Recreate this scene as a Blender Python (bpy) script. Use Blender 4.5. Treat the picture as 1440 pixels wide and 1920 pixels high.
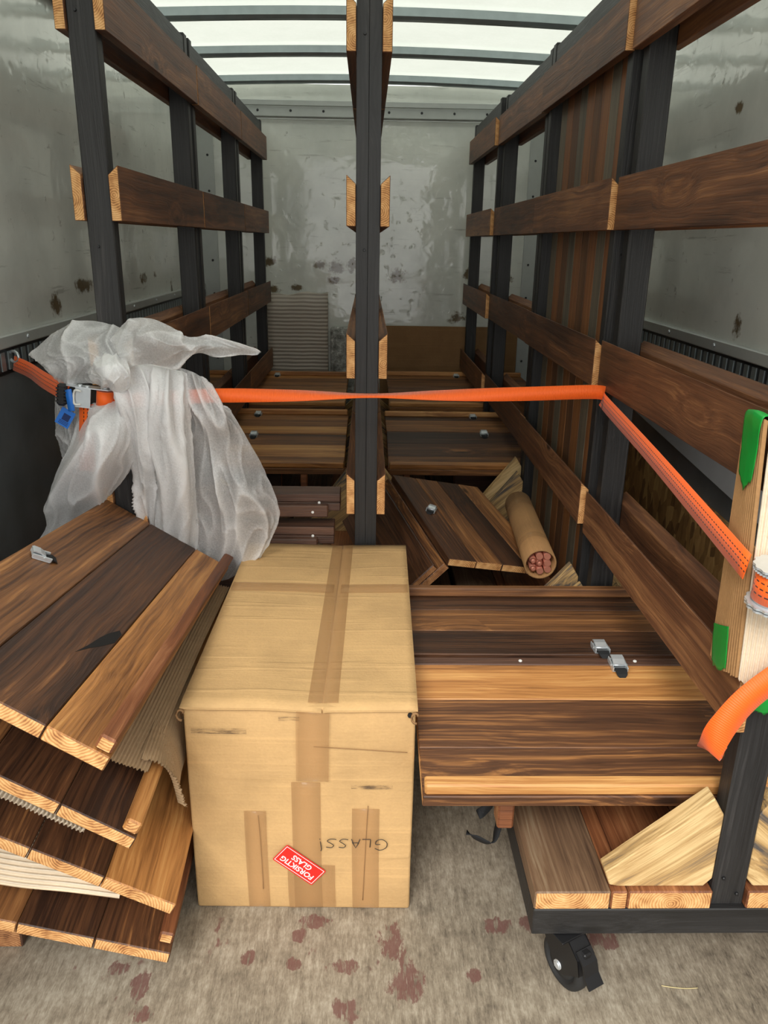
import bpy, bmesh, math, random
from mathutils import Vector, Matrix, noise

random.seed(7)
for o in list(bpy.data.objects):
    bpy.data.objects.remove(o)
S = bpy.context.scene
COL = S.collection

# ------------------------------------------------------------------ camera
cam_d = bpy.data.cameras.new('camera')
cam = bpy.data.objects.new('camera', cam_d)
COL.objects.link(cam)
_r = Vector((0.99969, -0.01945, 0.01552))
_d = Vector((0.00835, -0.32501, -0.94568))
_f = Vector((0.02344, 0.94551, -0.32474))
cm = Matrix((( _r.x, -_d.x, -_f.x), (_r.y, -_d.y, -_f.y), (_r.z, -_d.z, -_f.z))).to_4x4()
cm.translation = (0, 0, 1.5)
cam.matrix_world = cm
cam_d.sensor_fit = 'VERTICAL'
cam_d.sensor_height = 36.0
cam_d.lens = 1477.0 / 1920.0 * 36.0
cam_d.clip_start = 0.02
S.camera = cam

# ------------------------------------------------------------------ light
world = bpy.data.worlds.new('world')
S.world = world
world.use_nodes = True
wb = world.node_tree.nodes['Background']
wb.inputs[0].default_value = (1.0, 1.0, 0.975, 1)      # bright overcast sky all round
wb.inputs[1].default_value = 1.0
sun_d = bpy.data.lights.new('sun', 'SUN')
sun_d.energy = 1.3
sun_d.angle = math.radians(25)
sun_d.color = (1.0, 0.97, 0.92)
sun = bpy.data.objects.new('sun', sun_d)
COL.objects.link(sun)
sun.rotation_euler = (math.radians(48), 0, math.radians(-18))
S.view_settings.view_transform = 'Standard'
S.view_settings.look = 'None'
S.view_settings.gamma = 1.0
S.view_settings.use_curve_mapping = False
S.view_settings.exposure = 0.95

# ------------------------------------------------------------------ helpers
def tag(o, label=None, cat=None, group=None, kind=None):
    if label: o['label'] = label
    if cat: o['category'] = cat
    if group: o['group'] = group
    if kind: o['kind'] = kind
    return o

def empty(name, mat=None, parent=None):
    o = bpy.data.objects.new(name, None)
    o.empty_display_size = 0.05
    COL.objects.link(o)
    if parent: o.parent = parent
    if mat is not None: o.matrix_local = mat
    return o

def add(name, me, parent=None, mat=None):
    o = bpy.data.objects.new(name, me)
    COL.objects.link(o)
    if parent: o.parent = parent
    if mat is not None: o.matrix_local = mat
    return o

def T(x, y, z): return Matrix.Translation((x, y, z))
def RZ(a): return Matrix.Rotation(a, 4, 'Z')
def RX(a): return Matrix.Rotation(a, 4, 'X')
def RY(a): return Matrix.Rotation(a, 4, 'Y')

def frame(o, gx, gy):
    """matrix with local X along gx, local Y along gy (made orthogonal)"""
    gx = Vector(gx).normalized(); gy = Vector(gy)
    gy = (gy - gx * gy.dot(gx)).normalized()
    gz = gx.cross(gy)
    m = Matrix(((gx.x, gy.x, gz.x), (gx.y, gy.y, gz.y), (gx.z, gy.z, gz.z))).to_4x4()
    m.translation = o
    return m

def finish(bm, name, mats, smooth=False):
    me = bpy.data.meshes.new(name)
    bmesh.ops.recalc_face_normals(bm, faces=bm.faces)
    bm.to_mesh(me); bm.free()
    for m in (mats if isinstance(mats, (list, tuple)) else [mats]):
        me.materials.append(m)
    if smooth:
        for p in me.polygons: p.use_smooth = True
    return me

def bm_box(bm, x0, x1, y0, y1, z0, z1, bev=0.0, mi=0):
    b = bmesh.new()
    v = [b.verts.new((x, y, z)) for x in (x0, x1) for y in (y0, y1) for z in (z0, z1)]
    for q in ((0,1,3,2),(4,6,7,5),(0,4,5,1),(2,3,7,6),(0,2,6,4),(1,5,7,3)):
        b.faces.new([v[i] for i in q]).material_index = mi
    if bev > 0:
        bmesh.ops.bevel(b, geom=list(b.edges), offset=bev, segments=1, affect='EDGES', profile=0.5)
    t = bpy.data.meshes.new('tmp'); b.to_mesh(t); b.free()
    bm.from_mesh(t); bpy.data.meshes.remove(t)

_cache = {}
def box_me(l, w, h, mat, endmat=None, bev=0.002):
    """box centred in x,y, z from 0; faces across X get the end-grain material"""
    k = ('b', round(l,4), round(w,4), round(h,4), mat.name, endmat.name if endmat else '', bev)
    if k in _cache: return _cache[k]
    bm = bmesh.new()
    bm_box(bm, -l/2, l/2, -w/2, w/2, 0, h, bev)
    if endmat:
        bm.normal_update()
        for f in bm.faces:
            if abs(f.normal.x) > 0.9: f.material_index = 1
    me = finish(bm, 'box', [mat, endmat] if endmat else [mat])
    _cache[k] = me
    return me

def prism_me(pts, t, mat, endmat=None, bev=0.002, key=None):
    """polygon pts in XZ, extruded along Y by +-t/2"""
    bm = bmesh.new()
    a = [bm.verts.new((x, -t/2, z)) for x, z in pts]
    b = [bm.verts.new((x, t/2, z)) for x, z in pts]
    n = len(pts)
    bm.faces.new(a); bm.faces.new(b[::-1])
    for i in range(n):
        bm.faces.new((a[i], b[i], b[(i+1) % n], a[(i+1) % n]))
    if bev: bmesh.ops.bevel(bm, geom=list(bm.edges), offset=bev, segments=1, affect='EDGES', profile=0.5)
    return finish(bm, 'prism', [mat])

def rail_me(L, h, t, mat, endmat, cut=0.024):
    """rail along X; aisle face at -Y; the top slopes down towards +Y"""
    k = ('r', round(L,3), h, t)
    if k in _cache: return _cache[k]
    bm = bmesh.new()
    prof = [(-t/2, 0), (t/2, 0), (t/2, h-cut), (-t/2, h)]
    a = [bm.verts.new((-L/2, y, z)) for y, z in prof]
    b = [bm.verts.new((L/2, y, z)) for y, z in prof]
    bm.faces.new(a[::-1]); bm.faces.new(b)
    for i in range(4):
        bm.faces.new((a[i], a[(i+1) % 4], b[(i+1) % 4], b[i]))
    bmesh.ops.bevel(bm, geom=list(bm.edges), offset=0.0015, segments=1, affect='EDGES', profile=0.5)
    bm.normal_update()
    for f in bm.faces:
        if abs(f.normal.x) > 0.9: f.material_index = 1
    me = finish(bm, 'rail', [mat, endmat])
    _cache[k] = me
    return me

def cyl(bm, p0, p1, r, seg=12, cap=True, r1=None, mi=0):
    p0 = Vector(p0); p1 = Vector(p1); ax = (p1-p0).normalized()
    u = ax.orthogonal().normalized(); w = ax.cross(u)
    r1 = r if r1 is None else r1
    a = []; b = []
    for i in range(seg):
        t = 2*math.pi*i/seg
        d = u*math.cos(t) + w*math.sin(t)
        a.append(bm.verts.new(p0+d*r)); b.append(bm.verts.new(p1+d*r1))
    for i in range(seg):
        f = bm.faces.new((a[i], a[(i+1) % seg], b[(i+1) % seg], b[i])); f.smooth = True; f.material_index = mi
    if cap:
        bm.faces.new(a[::-1]).material_index = mi; bm.faces.new(b).material_index = mi

def tube_path(bm, pts, r, seg=8, cyc=False):
    pts = [Vector(p) for p in pts]; n = len(pts); rings = []
    up = Vector((0.13, 0.21, 0.97))
    for i, p in enumerate(pts):
        a = pts[i-1] if (i > 0 or cyc) else p
        b = pts[(i+1) % n] if (i < n-1 or cyc) else p
        t = (b-a).normalized()
        u = t.cross(up)
        if u.length < 1e-3: u = t.orthogonal()
        u.normalize(); w = t.cross(u)
        rings.append([bm.verts.new(p + (u*math.cos(2*math.pi*k/seg) + w*math.sin(2*math.pi*k/seg))*r) for k in range(seg)])
    for i in range(n if cyc else n-1):
        A = rings[i]; B = rings[(i+1) % n]
        for k in range(seg):
            f = bm.faces.new((A[k], A[(k+1) % seg], B[(k+1) % seg], B[k])); f.smooth = True
    if not cyc:
        bm.faces.new(rings[0][::-1]); bm.faces.new(rings[-1])

def catmull(P, n):
    P = [Vector(p) for p in P]; out = []
    for i in range(len(P)-1):
        p0 = P[max(i-1, 0)]; p1 = P[i]; p2 = P[i+1]; p3 = P[min(i+2, len(P)-1)]
        for k in range(n):
            t = k/n
            out.append(0.5*((2*p1) + (p2-p0)*t + (2*p0-5*p1+4*p2-p3)*t*t + (3*p1-p0-3*p2+p3)*t**3))
    out.append(P[-1])
    return out

def ribbon_me(pts, wdirs, width, mats, sub=10, thick=0.0016, uvscale=1.0):
    """webbing: a strip of real thickness along pts, width direction wdirs, UV = (metres along, 0..1 across)"""
    C = catmull(pts, sub); W = catmull(wdirs, sub)
    bm = bmesh.new(); uv = bm.loops.layers.uv.new('UVMap')
    L = 0; rows = []
    for i, p in enumerate(C):
        if i: L += (C[i]-C[i-1]).length
        t = (C[min(i+1, len(C)-1)] - C[max(i-1, 0)]).normalized()
        w = W[i]; w = (w - t*w.dot(t)).normalized(); n = t.cross(w)*thick/2
        rows.append(([bm.verts.new(p + w*width/2 + n), bm.verts.new(p - w*width/2 + n),
                      bm.verts.new(p - w*width/2 - n), bm.verts.new(p + w*width/2 - n)], L))
    vv = [1, 0, 0, 1]
    for (A, la), (B, lb) in zip(rows[:-1], rows[1:]):
        for k in range(4):
            k2 = (k+1) % 4
            f = bm.faces.new((A[k], A[k2], B[k2], B[k])); f.smooth = k in (0, 2)
            for lp, (u_, v_) in zip(f.loops, ((la, vv[k]), (la, vv[k2]), (lb, vv[k2]), (lb, vv[k]))):
                lp[uv].uv = (u_*uvscale, v_)
    bm.faces.new(rows[0][0][::-1]); bm.faces.new(rows[-1][0])
    return finish(bm, 'webbing', mats)

# ------------------------------------------------------------------ materials
def srgb(r, g, b):
    f = lambda c: (c/255/12.92) if c/255 <= 0.04045 else ((c/255+0.055)/1.055)**2.4
    return (f(r), f(g), f(b), 1)

class NT:
    def __init__(s, name):
        s.m = bpy.data.materials.new(name); s.m.use_nodes = True
        s.t = s.m.node_tree; s.b = s.t.nodes['Principled BSDF']; s.out = s.t.nodes['Material Output']
    def n(s, ty, **k):
        nd = s.t.nodes.new(ty)
        for a, v in k.items(): setattr(nd, a, v)
        return nd
    def l(s, a, b): s.t.links.new(a, b)
    def setin(s, sock, v):
        if hasattr(v, 'is_output') or isinstance(v, bpy.types.NodeSocket): s.l(v, sock)
        else: sock.default_value = v
    def math(s, op, a, b=0.0, c=None, clamp=False):
        nd = s.n('ShaderNodeMath', operation=op, use_clamp=clamp)
        s.setin(nd.inputs[0], a); s.setin(nd.inputs[1], b)
        if c is not None: s.setin(nd.inputs[2], c)
        return nd.outputs[0]
    def vmath(s, op, a, b=(0,0,0)):
        nd = s.n('ShaderNodeVectorMath', operation=op)
        s.setin(nd.inputs[0], a); s.setin(nd.inputs[1], b)
        return nd.outputs['Value'] if op in ('LENGTH', 'DISTANCE', 'DOT_PRODUCT') else nd.outputs[0]
    def noise(s, vec, scale=1.0, detail=2.0, rough=0.5, dist=0.0):
        nd = s.n('ShaderNodeTexNoise'); s.l(vec, nd.inputs['Vector'])
        nd.inputs['Scale'].default_value = scale; nd.inputs['Detail'].default_value = detail
        nd.inputs['Roughness'].default_value = rough; nd.inputs['Distortion'].default_value = dist
        return nd.outputs[0]
    def ramp(s, fac, stops, interp='LINEAR'):
        nd = s.n('ShaderNodeValToRGB'); s.l(fac, nd.inputs[0]); e = nd.color_ramp.elements
        nd.color_ramp.interpolation = interp
        while len(e) < len(stops): e.new(0.5)
        for el, (p, c) in zip(e, stops): el.position = p; el.color = c if len(c) == 4 else (*c, 1)
        return nd.outputs[0]
    def smooth(s, x, a, b, lo=0.0, hi=1.0):
        nd = s.n('ShaderNodeMapRange', interpolation_type='SMOOTHSTEP'); s.setin(nd.inputs[0], x)
        for i, v in enumerate((a, b, lo, hi)): nd.inputs[1+i].default_value = v
        return nd.outputs[0]
    def mix(s, fac, a, b, blend='MIX'):
        nd = s.n('ShaderNodeMix', data_type='RGBA', blend_type=blend)
        s.setin(nd.inputs[0], fac); s.setin(nd.inputs[6], a); s.setin(nd.inputs[7], b)
        return nd.outputs[2]
    def bump(s, h, strength=0.3, dist=0.002):
        nd = s.n('ShaderNodeBump'); s.l(h, nd.inputs['Height'])
        nd.inputs['Strength'].default_value = strength; nd.inputs['Distance'].default_value = dist
        s.l(nd.outputs[0], s.b.inputs['Normal'])
    def obj(s):
        return s.n('ShaderNodeTexCoord').outputs['Object']
    def rand(s): return s.n('ShaderNodeObjectInfo').outputs['Random']
    def col(s, c): s.setin(s.b.inputs['Base Color'], c)
    def rough(s, v): s.setin(s.b.inputs['Roughness'], v)

def plain(name, c, rough=0.6, metal=0.0, noise_amt=0.15, nscale=30):
    t = NT(name); p = t.obj()
    n = t.noise(p, nscale, 3)
    t.col(t.mix(t.math('MULTIPLY', n, noise_amt), c, tuple(x*0.35 for x in c[:3]) + (1,)))
    t.rough(rough); t.b.inputs['Metallic'].default_value = metal
    return t.m

def wood(name, dark, mid, light, rough=0.5, patch=1.0, grain=1.0, lo=0.25, hi=0.8, knots=True, kcol=None, var=0.35, rot=0.0):
    t = NT(name); o = t.obj(); r = t.rand()
    if rot:
        vr = t.n('ShaderNodeVectorRotate', rotation_type='Y_AXIS'); t.l(o, vr.inputs['Vector']); vr.inputs['Angle'].default_value = rot; o = vr.outputs[0]
    off = t.n('ShaderNodeCombineXYZ')
    for i, k in enumerate((37.0, 91.0, 53.0)): t.l(t.math('MULTIPLY', r, k), off.inputs[i])
    p = t.vmath('ADD', o, off.outputs[0])
    # slow waviness of the fibre
    wv = t.math('MULTIPLY', t.math('SUBTRACT', t.noise(t.vmath('MULTIPLY', p, (2.0, 5, 5)), 1, 2), 0.5), 0.045)
    if knots:
        vo = t.n('ShaderNodeTexVoronoi'); t.l(t.vmath('MULTIPLY', p, (2.3, 6.0, 6.0)), vo.inputs['Vector'])
        vo.inputs['Scale'].default_value = 1.0
        d = vo.outputs['Distance']
        sk = t.n('ShaderNodeSeparateXYZ'); t.l(vo.outputs['Color'], sk.inputs[0]); has = t.math('LESS_THAN', sk.outputs[0], 0.45)
        kn = t.math('MULTIPLY', t.smooth(d, 0.0, 0.45, 1.0, 0.0), has)
        wv = t.math('ADD', wv, t.math('MULTIPLY', kn, 0.032))
    cx = t.n('ShaderNodeCombineXYZ'); t.l(wv, cx.inputs[1]); t.l(wv, cx.inputs[2])
    q = t.vmath('ADD', p, cx.outputs[0])
    fine = t.noise(t.vmath('MULTIPLY', q, (5, 260, 260)), 1, 3, 0.65)
    band = t.noise(t.vmath('MULTIPLY', q, (0.7, 75, 75)), 1, 4, 0.6, 0.2)
    broad = t.noise(t.vmath('MULTIPLY', q, (0.9, 11, 11)), 1, 4, 0.6, 0.5)
    wa = t.n('ShaderNodeTexWave', wave_type='BANDS', bands_direction='Y'); t.l(t.vmath('MULTIPLY', q, (0.35, 1, 0.6)), wa.inputs['Vector'])
    wa.inputs['Scale'].default_value = 26; wa.inputs['Distortion'].default_value = 5.0
    wa.inputs['Detail'].default_value = 2; wa.inputs['Detail Scale'].default_value = 0.6
    f = t.math('ADD', t.math('MULTIPLY', t.math('ADD', t.math('MULTIPLY', t.math('SUBTRACT', broad, 0.5), 1.5), 0.5), 0.62*patch), t.math('ADD', t.math('MULTIPLY', t.math('SUBTRACT', band, 0.5), 0.72*grain), 0.17*grain))
    f = t.math('ADD', f, t.math('MULTIPLY', t.math('SUBTRACT', wa.outputs['Fac'], 0.5), 0.07*grain))
    f = t.math('ADD', f, t.math('MULTIPLY', t.math('SUBTRACT', fine, 0.5), 0.42*grain))
    f = t.math('ADD', f, t.math('MULTIPLY', t.math('SUBTRACT', r, 0.5), var*0.5))
    f = t.math('ADD', f, 0.31*(1-patch))
    c = t.ramp(f, [(lo, dark), ((lo+hi)/2, mid), (hi, light)])
    if knots:
        kd = t.math('MULTIPLY', t.smooth(d, 0.03, 0.10, 0.85, 0.0), has)
        c = t.mix(kd, c, kcol or tuple(x*0.45 for x in dark[:3]) + (1,))
    t.col(c)
    t.rough(t.math('ADD', t.math('MULTIPLY', fine, 0.25), rough-0.12))
    t.bump(t.math('ADD', fine, t.math('MULTIPLY', band, 0.7)), 0.5, 0.002)
    return t.m

def endgrain(name, a, b, c):
    t = NT(name); o = t.obj(); r = t.rand()
    sx = t.n('ShaderNodeSeparateXYZ'); t.l(o, sx.inputs[0])
    n = t.math('MULTIPLY', t.math('SUBTRACT', t.noise(o, 30, 3), 0.5), 0.014)
    y = t.math('ADD', sx.outputs[1], t.math('MULTIPLY', t.math('SUBTRACT', r, 0.5), 0.05))
    z = t.math('ADD', sx.outputs[2], t.math('MULTIPLY', t.math('SUBTRACT', t.math('FRACT', t.math('MULTIPLY', r, 17.3)), 0.62), 0.13))
    d = t.math('ADD', t.math('SQRT', t.math('ADD', t.math('MULTIPLY', y, y), t.math('MULTIPLY', z, z))), n)
    s = t.math('SINE', t.math('MULTIPLY', d, 1150.0))
    s2 = t.noise(o, 40, 3)
    f = t.math('ADD', t.math('MULTIPLY', s, 0.15), t.math('ADD', 0.05, t.math('MULTIPLY', s2, 0.95)))
    t.col(t.ramp(f, [(0.2, a), (0.5, b), (0.85, c)]))
    t.rough(0.75)
    return t.m

MW = {}
MW['rail'] = wood('wood_rail', srgb(62,38,25), srgb(112,72,46), srgb(168,118,76), rough=0.55, lo=0.2, hi=0.85)
MW['dark'] = wood('wood_dark_plank', srgb(50,30,19), srgb(96,61,37), srgb(184,126,72), rough=0.5, lo=0.30, hi=0.88)
MW['mid'] = wood('wood_mid_plank', srgb(72,45,27), srgb(136,90,52), srgb(196,140,84), rough=0.5, lo=0.22, hi=0.8)
MW['amber'] = wood('wood_amber_plank', srgb(112,70,36), srgb(182,124,68), srgb(222,168,102), rough=0.45, lo=0.15, hi=0.75)
MW['black'] = wood('wood_black_stain', srgb(22,21,21), srgb(42,41,41), srgb(84,80,78), rough=0.5, lo=0.2, hi=0.95, patch=0.6, var=0.1, knots=True)
MW['pale'] = wood('wood_pale_spruce', srgb(84,78,74), srgb(184,148,96), srgb(224,192,138), rough=0.65, lo=0.30, hi=0.62, kcol=srgb(70,48,28), rot=0.7, grain=0.8)
MW['grey'] = wood('wood_weathered_plank', srgb(64,44,32), srgb(120,92,68), srgb(160,140,112), rough=0.6, lo=0.15, hi=0.8)
MW['redbrown'] = wood('wood_redbrown_plank', srgb(66,34,20), srgb(128,76,44), srgb(176,120,78), rough=0.55, lo=0.15, hi=0.85)
MW['door_grey'] = wood('wood_door_grey', srgb(66,58,48), srgb(104,94,78), srgb(138,124,102), rough=0.6, patch=0.5, var=0.1, knots=False)
MW['door_brown'] = wood('wood_door_brown', srgb(84,50,28), srgb(134,86,48), srgb(170,116,68), rough=0.55, patch=0.5, var=0.1, knots=False)
MW['door_dark'] = wood('wood_door_dark', srgb(62,40,26), srgb(102,68,42), srgb(136,94,60), rough=0.6, patch=0.5, var=0.1, knots=False)
MW['chocolate'] = wood('wood_chocolate', srgb(52,34,26), srgb(88,60,46), srgb(116,82,62), rough=0.5, patch=0.6, var=0.1, knots=False)
END = endgrain('end_grain', srgb(140,88,48), srgb(208,152,92), srgb(238,192,134))
END_B = endgrain('end_grain_brown', srgb(96,58,36), srgb(160,108,66), srgb(206,154,104))

STEEL = plain('zinc_steel', srgb(222,228,232), 0.34, 0.65, 0.2, 60)
GALV = plain('galvanised', srgb(170,182,184), 0.42, 0.7, 0.5, 18)
BLACKP = plain('black_plastic', srgb(26,26,28), 0.42, 0.0, 0.2, 40)
BLACKM = plain('black_coated_metal', srgb(24,24,26), 0.38, 0.0, 0.2, 25)
RUBBER = plain('grey_black_rubber', srgb(38,38,38), 0.7, 0.0, 0.3, 60)
WHITEP = plain('white_plastic', srgb(225,225,220), 0.45, 0.0, 0.05)
GREEN = plain('green_tape', srgb(18,158,58), 0.4, 0.0, 0.25, 25)
BLUE = plain('blue_label', srgb(34,112,205), 0.5, 0.0, 0.1)
INK = plain('black_ink', srgb(45,38,34), 0.6, 0.0, 0.0)
RED = plain('red_sticker', srgb(226,40,32), 0.4, 0.0, 0.08)
WHITE = plain('white_print', srgb(250,240,236), 0.5, 0.0, 0.0)
COPPER = plain('copper_rod', srgb(206,134,112), 0.4, 0.35, 0.2, 50)
BLACKW = plain('black_webbing', srgb(20,21,24), 0.8, 0.0, 0.2, 200)

def cardboard(name, base, dirt=0.5, ribs=None):
    t = NT(name); o = t.obj()
    n = t.noise(o, 6, 4, 0.6); f = t.noise(o, 160, 2)
    st = t.noise(t.vmath('MULTIPLY', o, (2, 90, 90)), 1, 2)
    c = t.mix(t.smooth(n, 0.35, 0.75), base, tuple(x*0.80 for x in base[:3]) + (1,))
    c = t.mix(t.math('MULTIPLY', f, 0.35), c, tuple(x*0.62 for x in base[:3]) + (1,))
    c = t.mix(t.math('MULTIPLY', t.smooth(st, 0.55, 0.75), 0.3), c, tuple(min(1, x*1.25) for x in base[:3]) + (1,))
    t.col(c); t.rough(0.8)
    cr = t.noise(t.vmath('MULTIPLY', o, (1.5, 26, 9)), 1, 2, 0.5, 0.6)
    t.bump(t.math('ADD', t.math('MULTIPLY', n, 3.0), t.math('ADD', t.math('MULTIPLY', t.smooth(cr, 0.55, 0.65), 1.5), t.math('ADD', f, st))), 0.4, 0.002)
    return t.m
CARD = cardboard('cardboard', srgb(208,168,114))
CARD_D = cardboard('cardboard_brown', srgb(150,112,72))  # darker brown cardboard, for the back wall sheet and the torn corners
CORR = cardboard('corrugated_paper', srgb(178,148,112))
CORR_W = cardboard('corrugated_paper_pale', srgb(232,214,188))
CORR_B = cardboard('corrugated_paper_brown', srgb(176,132,84))

def tape_mat():
    t = NT('clear_brown_tape'); o = t.obj()
    n = t.noise(t.vmath('MULTIPLY', o, (60, 14, 14)), 1, 3)
    t.col(srgb(200,154,104)); t.rough(t.math('ADD', 0.10, t.math('MULTIPLY', n, 0.25)))
    t.b.inputs['Alpha'].default_value = 0.24
    t.bump(n, 0.5, 0.003)
    return t.m
TAPE = tape_mat()

def orange_mat(name, dashes):
    t = NT(name); uv = t.n('ShaderNodeUVMap').outputs[0]
    sx = t.n('ShaderNodeSeparateXYZ'); t.l(uv, sx.inputs[0])
    u, v = sx.outputs[0], sx.outputs[1]
    rib = t.math('SINE', t.math('MULTIPLY', u, 2*math.pi/0.0042))
    base = t.mix(t.math('MULTIPLY', t.math('ADD', rib, 1.0), 0.06 if dashes else 0.14), srgb(255,104,6), srgb(214,70,4))
    if dashes:
        m = None
        for c in (0.28, 0.5, 0.72):
            line = t.math('LESS_THAN', t.math('ABSOLUTE', t.math('SUBTRACT', v, c)), 0.025)
            m = line if m is None else t.math('MAXIMUM', m, line)
        dash = t.math('LESS_THAN', t.math('FRACT', t.math('MULTIPLY', u, 1/0.011)), 0.62)
        base = t.mix(t.math('MULTIPLY', m, dash), base, srgb(70,22,8))
    t.col(base); t.rough(0.55)
    t.b.inputs['Sheen Weight'].default_value = 0.2
    t.bump(rib, 0.1 if dashes else 0.3, 0.0008)
    return t.m
ORANGE = orange_mat('orange_webbing', False)
ORANGE_D = orange_mat('orange_webbing_stitched', True)

def film_mat():
    t = NT('white_foam_film'); o = t.obj()
    n = t.noise(o, 220, 3, 0.7); big = t.noise(o, 9, 3)
    t.t.nodes.remove(t.b)
    dif = t.n('ShaderNodeBsdfDiffuse'); dif.inputs[0].default_value = (0.97, 0.975, 0.98, 1)
    tl = t.n('ShaderNodeBsdfTranslucent'); tl.inputs[0].default_value = (0.97, 0.975, 0.98, 1)
    gl = t.n('ShaderNodeBsdfGlossy'); gl.inputs['Roughness'].default_value = 0.35; gl.inputs[0].default_value = (0.9, 0.9, 0.9, 1)
    tr = t.n('ShaderNodeBsdfTransparent')
    bp = t.n('ShaderNodeBump'); t.l(t.math('ADD', n, t.math('MULTIPLY', big, 2)), bp.inputs['Height']); bp.inputs['Distance'].default_value = 0.004; bp.inputs['Strength'].default_value = 0.4
    for b in (dif, tl, gl): t.l(bp.outputs[0], b.inputs['Normal'])
    m1 = t.n('ShaderNodeMixShader'); m1.inputs[0].default_value = 0.3; t.l(dif.outputs[0], m1.inputs[1]); t.l(tl.outputs[0], m1.inputs[2])
    m2 = t.n('ShaderNodeMixShader'); m2.inputs[0].default_value = 0.06; t.l(m1.outputs[0], m2.inputs[1]); t.l(gl.outputs[0], m2.inputs[2])
    m3 = t.n('ShaderNodeMixShader')
    at = t.n('ShaderNodeAttribute', attribute_name='layers')          # how many plies lie on top of each other
    op = t.math('ADD', at.outputs['Fac'], t.math('MULTIPLY', t.math('SUBTRACT', n, 0.5), 0.5), clamp=True)
    t.l(op, m3.inputs[0])
    t.l(tr.outputs[0], m3.inputs[1]); t.l(m2.outputs[0], m3.inputs[2])
    t.l(m3.outputs[0], t.out.inputs[0])
    return t.m
FILM_M = film_mat()

def roof_mat():
    t = NT('translucent_roof_sheet'); o = t.obj()
    n = t.noise(o, 5, 5, 0.65); f = t.noise(o, 60, 3, 0.7)
    c = t.mix(t.math('ADD', t.math('MULTIPLY', n, 0.5), t.math('MULTIPLY', f, 0.3)), (0.80, 0.83, 0.76, 1), (0.56, 0.60, 0.52, 1))
    t.t.nodes.remove(t.b)
    dif = t.n('ShaderNodeBsdfDiffuse'); tl = t.n('ShaderNodeBsdfTranslucent')
    t.l(c, dif.inputs[0]); t.l(c, tl.inputs[0])
    m = t.n('ShaderNodeMixShader'); m.inputs[0].default_value = 0.5
    t.l(dif.outputs[0], m.inputs[1]); t.l(tl.outputs[0], m.inputs[2]); t.l(m.outputs[0], t.out.inputs[0])
    return t.m
ROOF = roof_mat()

def wall_mat(name, spots, ax, dents=0.5):
    """white scuffed liner, glossy; brown glue stains with shapes of their own at spots (a, z, ra, rz)"""
    t = NT(name); o = t.obj()
    sx = t.n('ShaderNodeSeparateXYZ'); t.l(o, sx.inputs[0])
    a, z = sx.outputs[ax], sx.outputs[2]
    n = t.noise(o, 2.2, 5, 0.6); f = t.noise(o, 16, 5, 0.65); d = t.noise(o, 9, 2, 0.5); g = t.noise(o, 38, 4, 0.7)
    sc = t.noise(t.vmath('MULTIPLY', o, (3, 3, 40)), 1, 4, 0.7)
    c = t.mix(t.smooth(n, 0.3, 0.75), srgb(230,232,224), srgb(206,209,202))
    c = t.mix(t.math('MULTIPLY', t.smooth(sc, 0.60, 0.70), 0.35), c, srgb(120,118,110))
    c = t.mix(t.math('MULTIPLY', t.smooth(f, 0.64, 0.72), 0.5), c, srgb(118,112,100))
    wob = t.math('ADD', t.math('MULTIPLY', t.math('SUBTRACT', f, 0.5), 2.4), t.math('MULTIPLY', t.math('SUBTRACT', g, 0.5), 1.4))
    for (sa, sz, ra, rz) in spots:
        da = t.math('DIVIDE', t.math('SUBTRACT', a, sa), ra); dz = t.math('DIVIDE', t.math('SUBTRACT', z, sz), rz)
        rr = t.math('ADD', t.math('SQRT', t.math('ADD', t.math('MULTIPLY', da, da), t.math('MULTIPLY', dz, dz))), wob)
        c = t.mix(t.smooth(rr, 0.45, 1.05, 0.92, 0.0), c, t.mix(g, srgb(120,98,60), srgb(66,50,28)))
    t.col(c)
    vo = t.n('ShaderNodeTexVoronoi'); t.l(o, vo.inputs['Vector']); vo.inputs['Scale'].default_value = 7.0
    dent = t.math('MULTIPLY', t.smooth(vo.outputs['Distance'], 0.0, 0.16, -1.0, 0.0), dents)
    t.rough(t.smooth(n, 0.3, 0.8, 0.04, 0.13))
    t.b.inputs['Specular IOR Level'].default_value = 0.75
    t.bump(t.math('ADD', d, t.math('ADD', dent, t.math('MULTIPLY', t.smooth(f, 0.58, 0.75), dents))), 0.12, 0.014)
    return t.m
WALL_B = wall_mat('wall_back_liner', [(-0.33,1.34,0.055,0.035),(-0.215,1.325,0.065,0.055),(-0.10,1.34,0.07,0.05),(0.205,1.275,0.075,0.05),
                                      (-0.235,1.24,0.05,0.03),(0.70,1.29,0.035,0.045),(0.64,0.99,0.06,0.045),(-0.66,1.17,0.05,0.03),(-0.50,1.185,0.05,0.025),(0.98,1.27,0.07,0.035),(-0.68,1.36,0.05,0.04)], 0, 1.0)
WALL_L = wall_mat('wall_left_liner', [(3.35,1.313,0.11,0.03),(3.035,1.258,0.06,0.05),(4.23,1.307,0.07,0.03),(4.47,1.31,0.04,0.025),(4.83,1.21,0.03,0.06)], 1)
WALL_R = wall_mat('wall_right_liner', [(2.588,1.264,0.03,0.045),(2.82,1.93,0.03,0.02)], 1)

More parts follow.
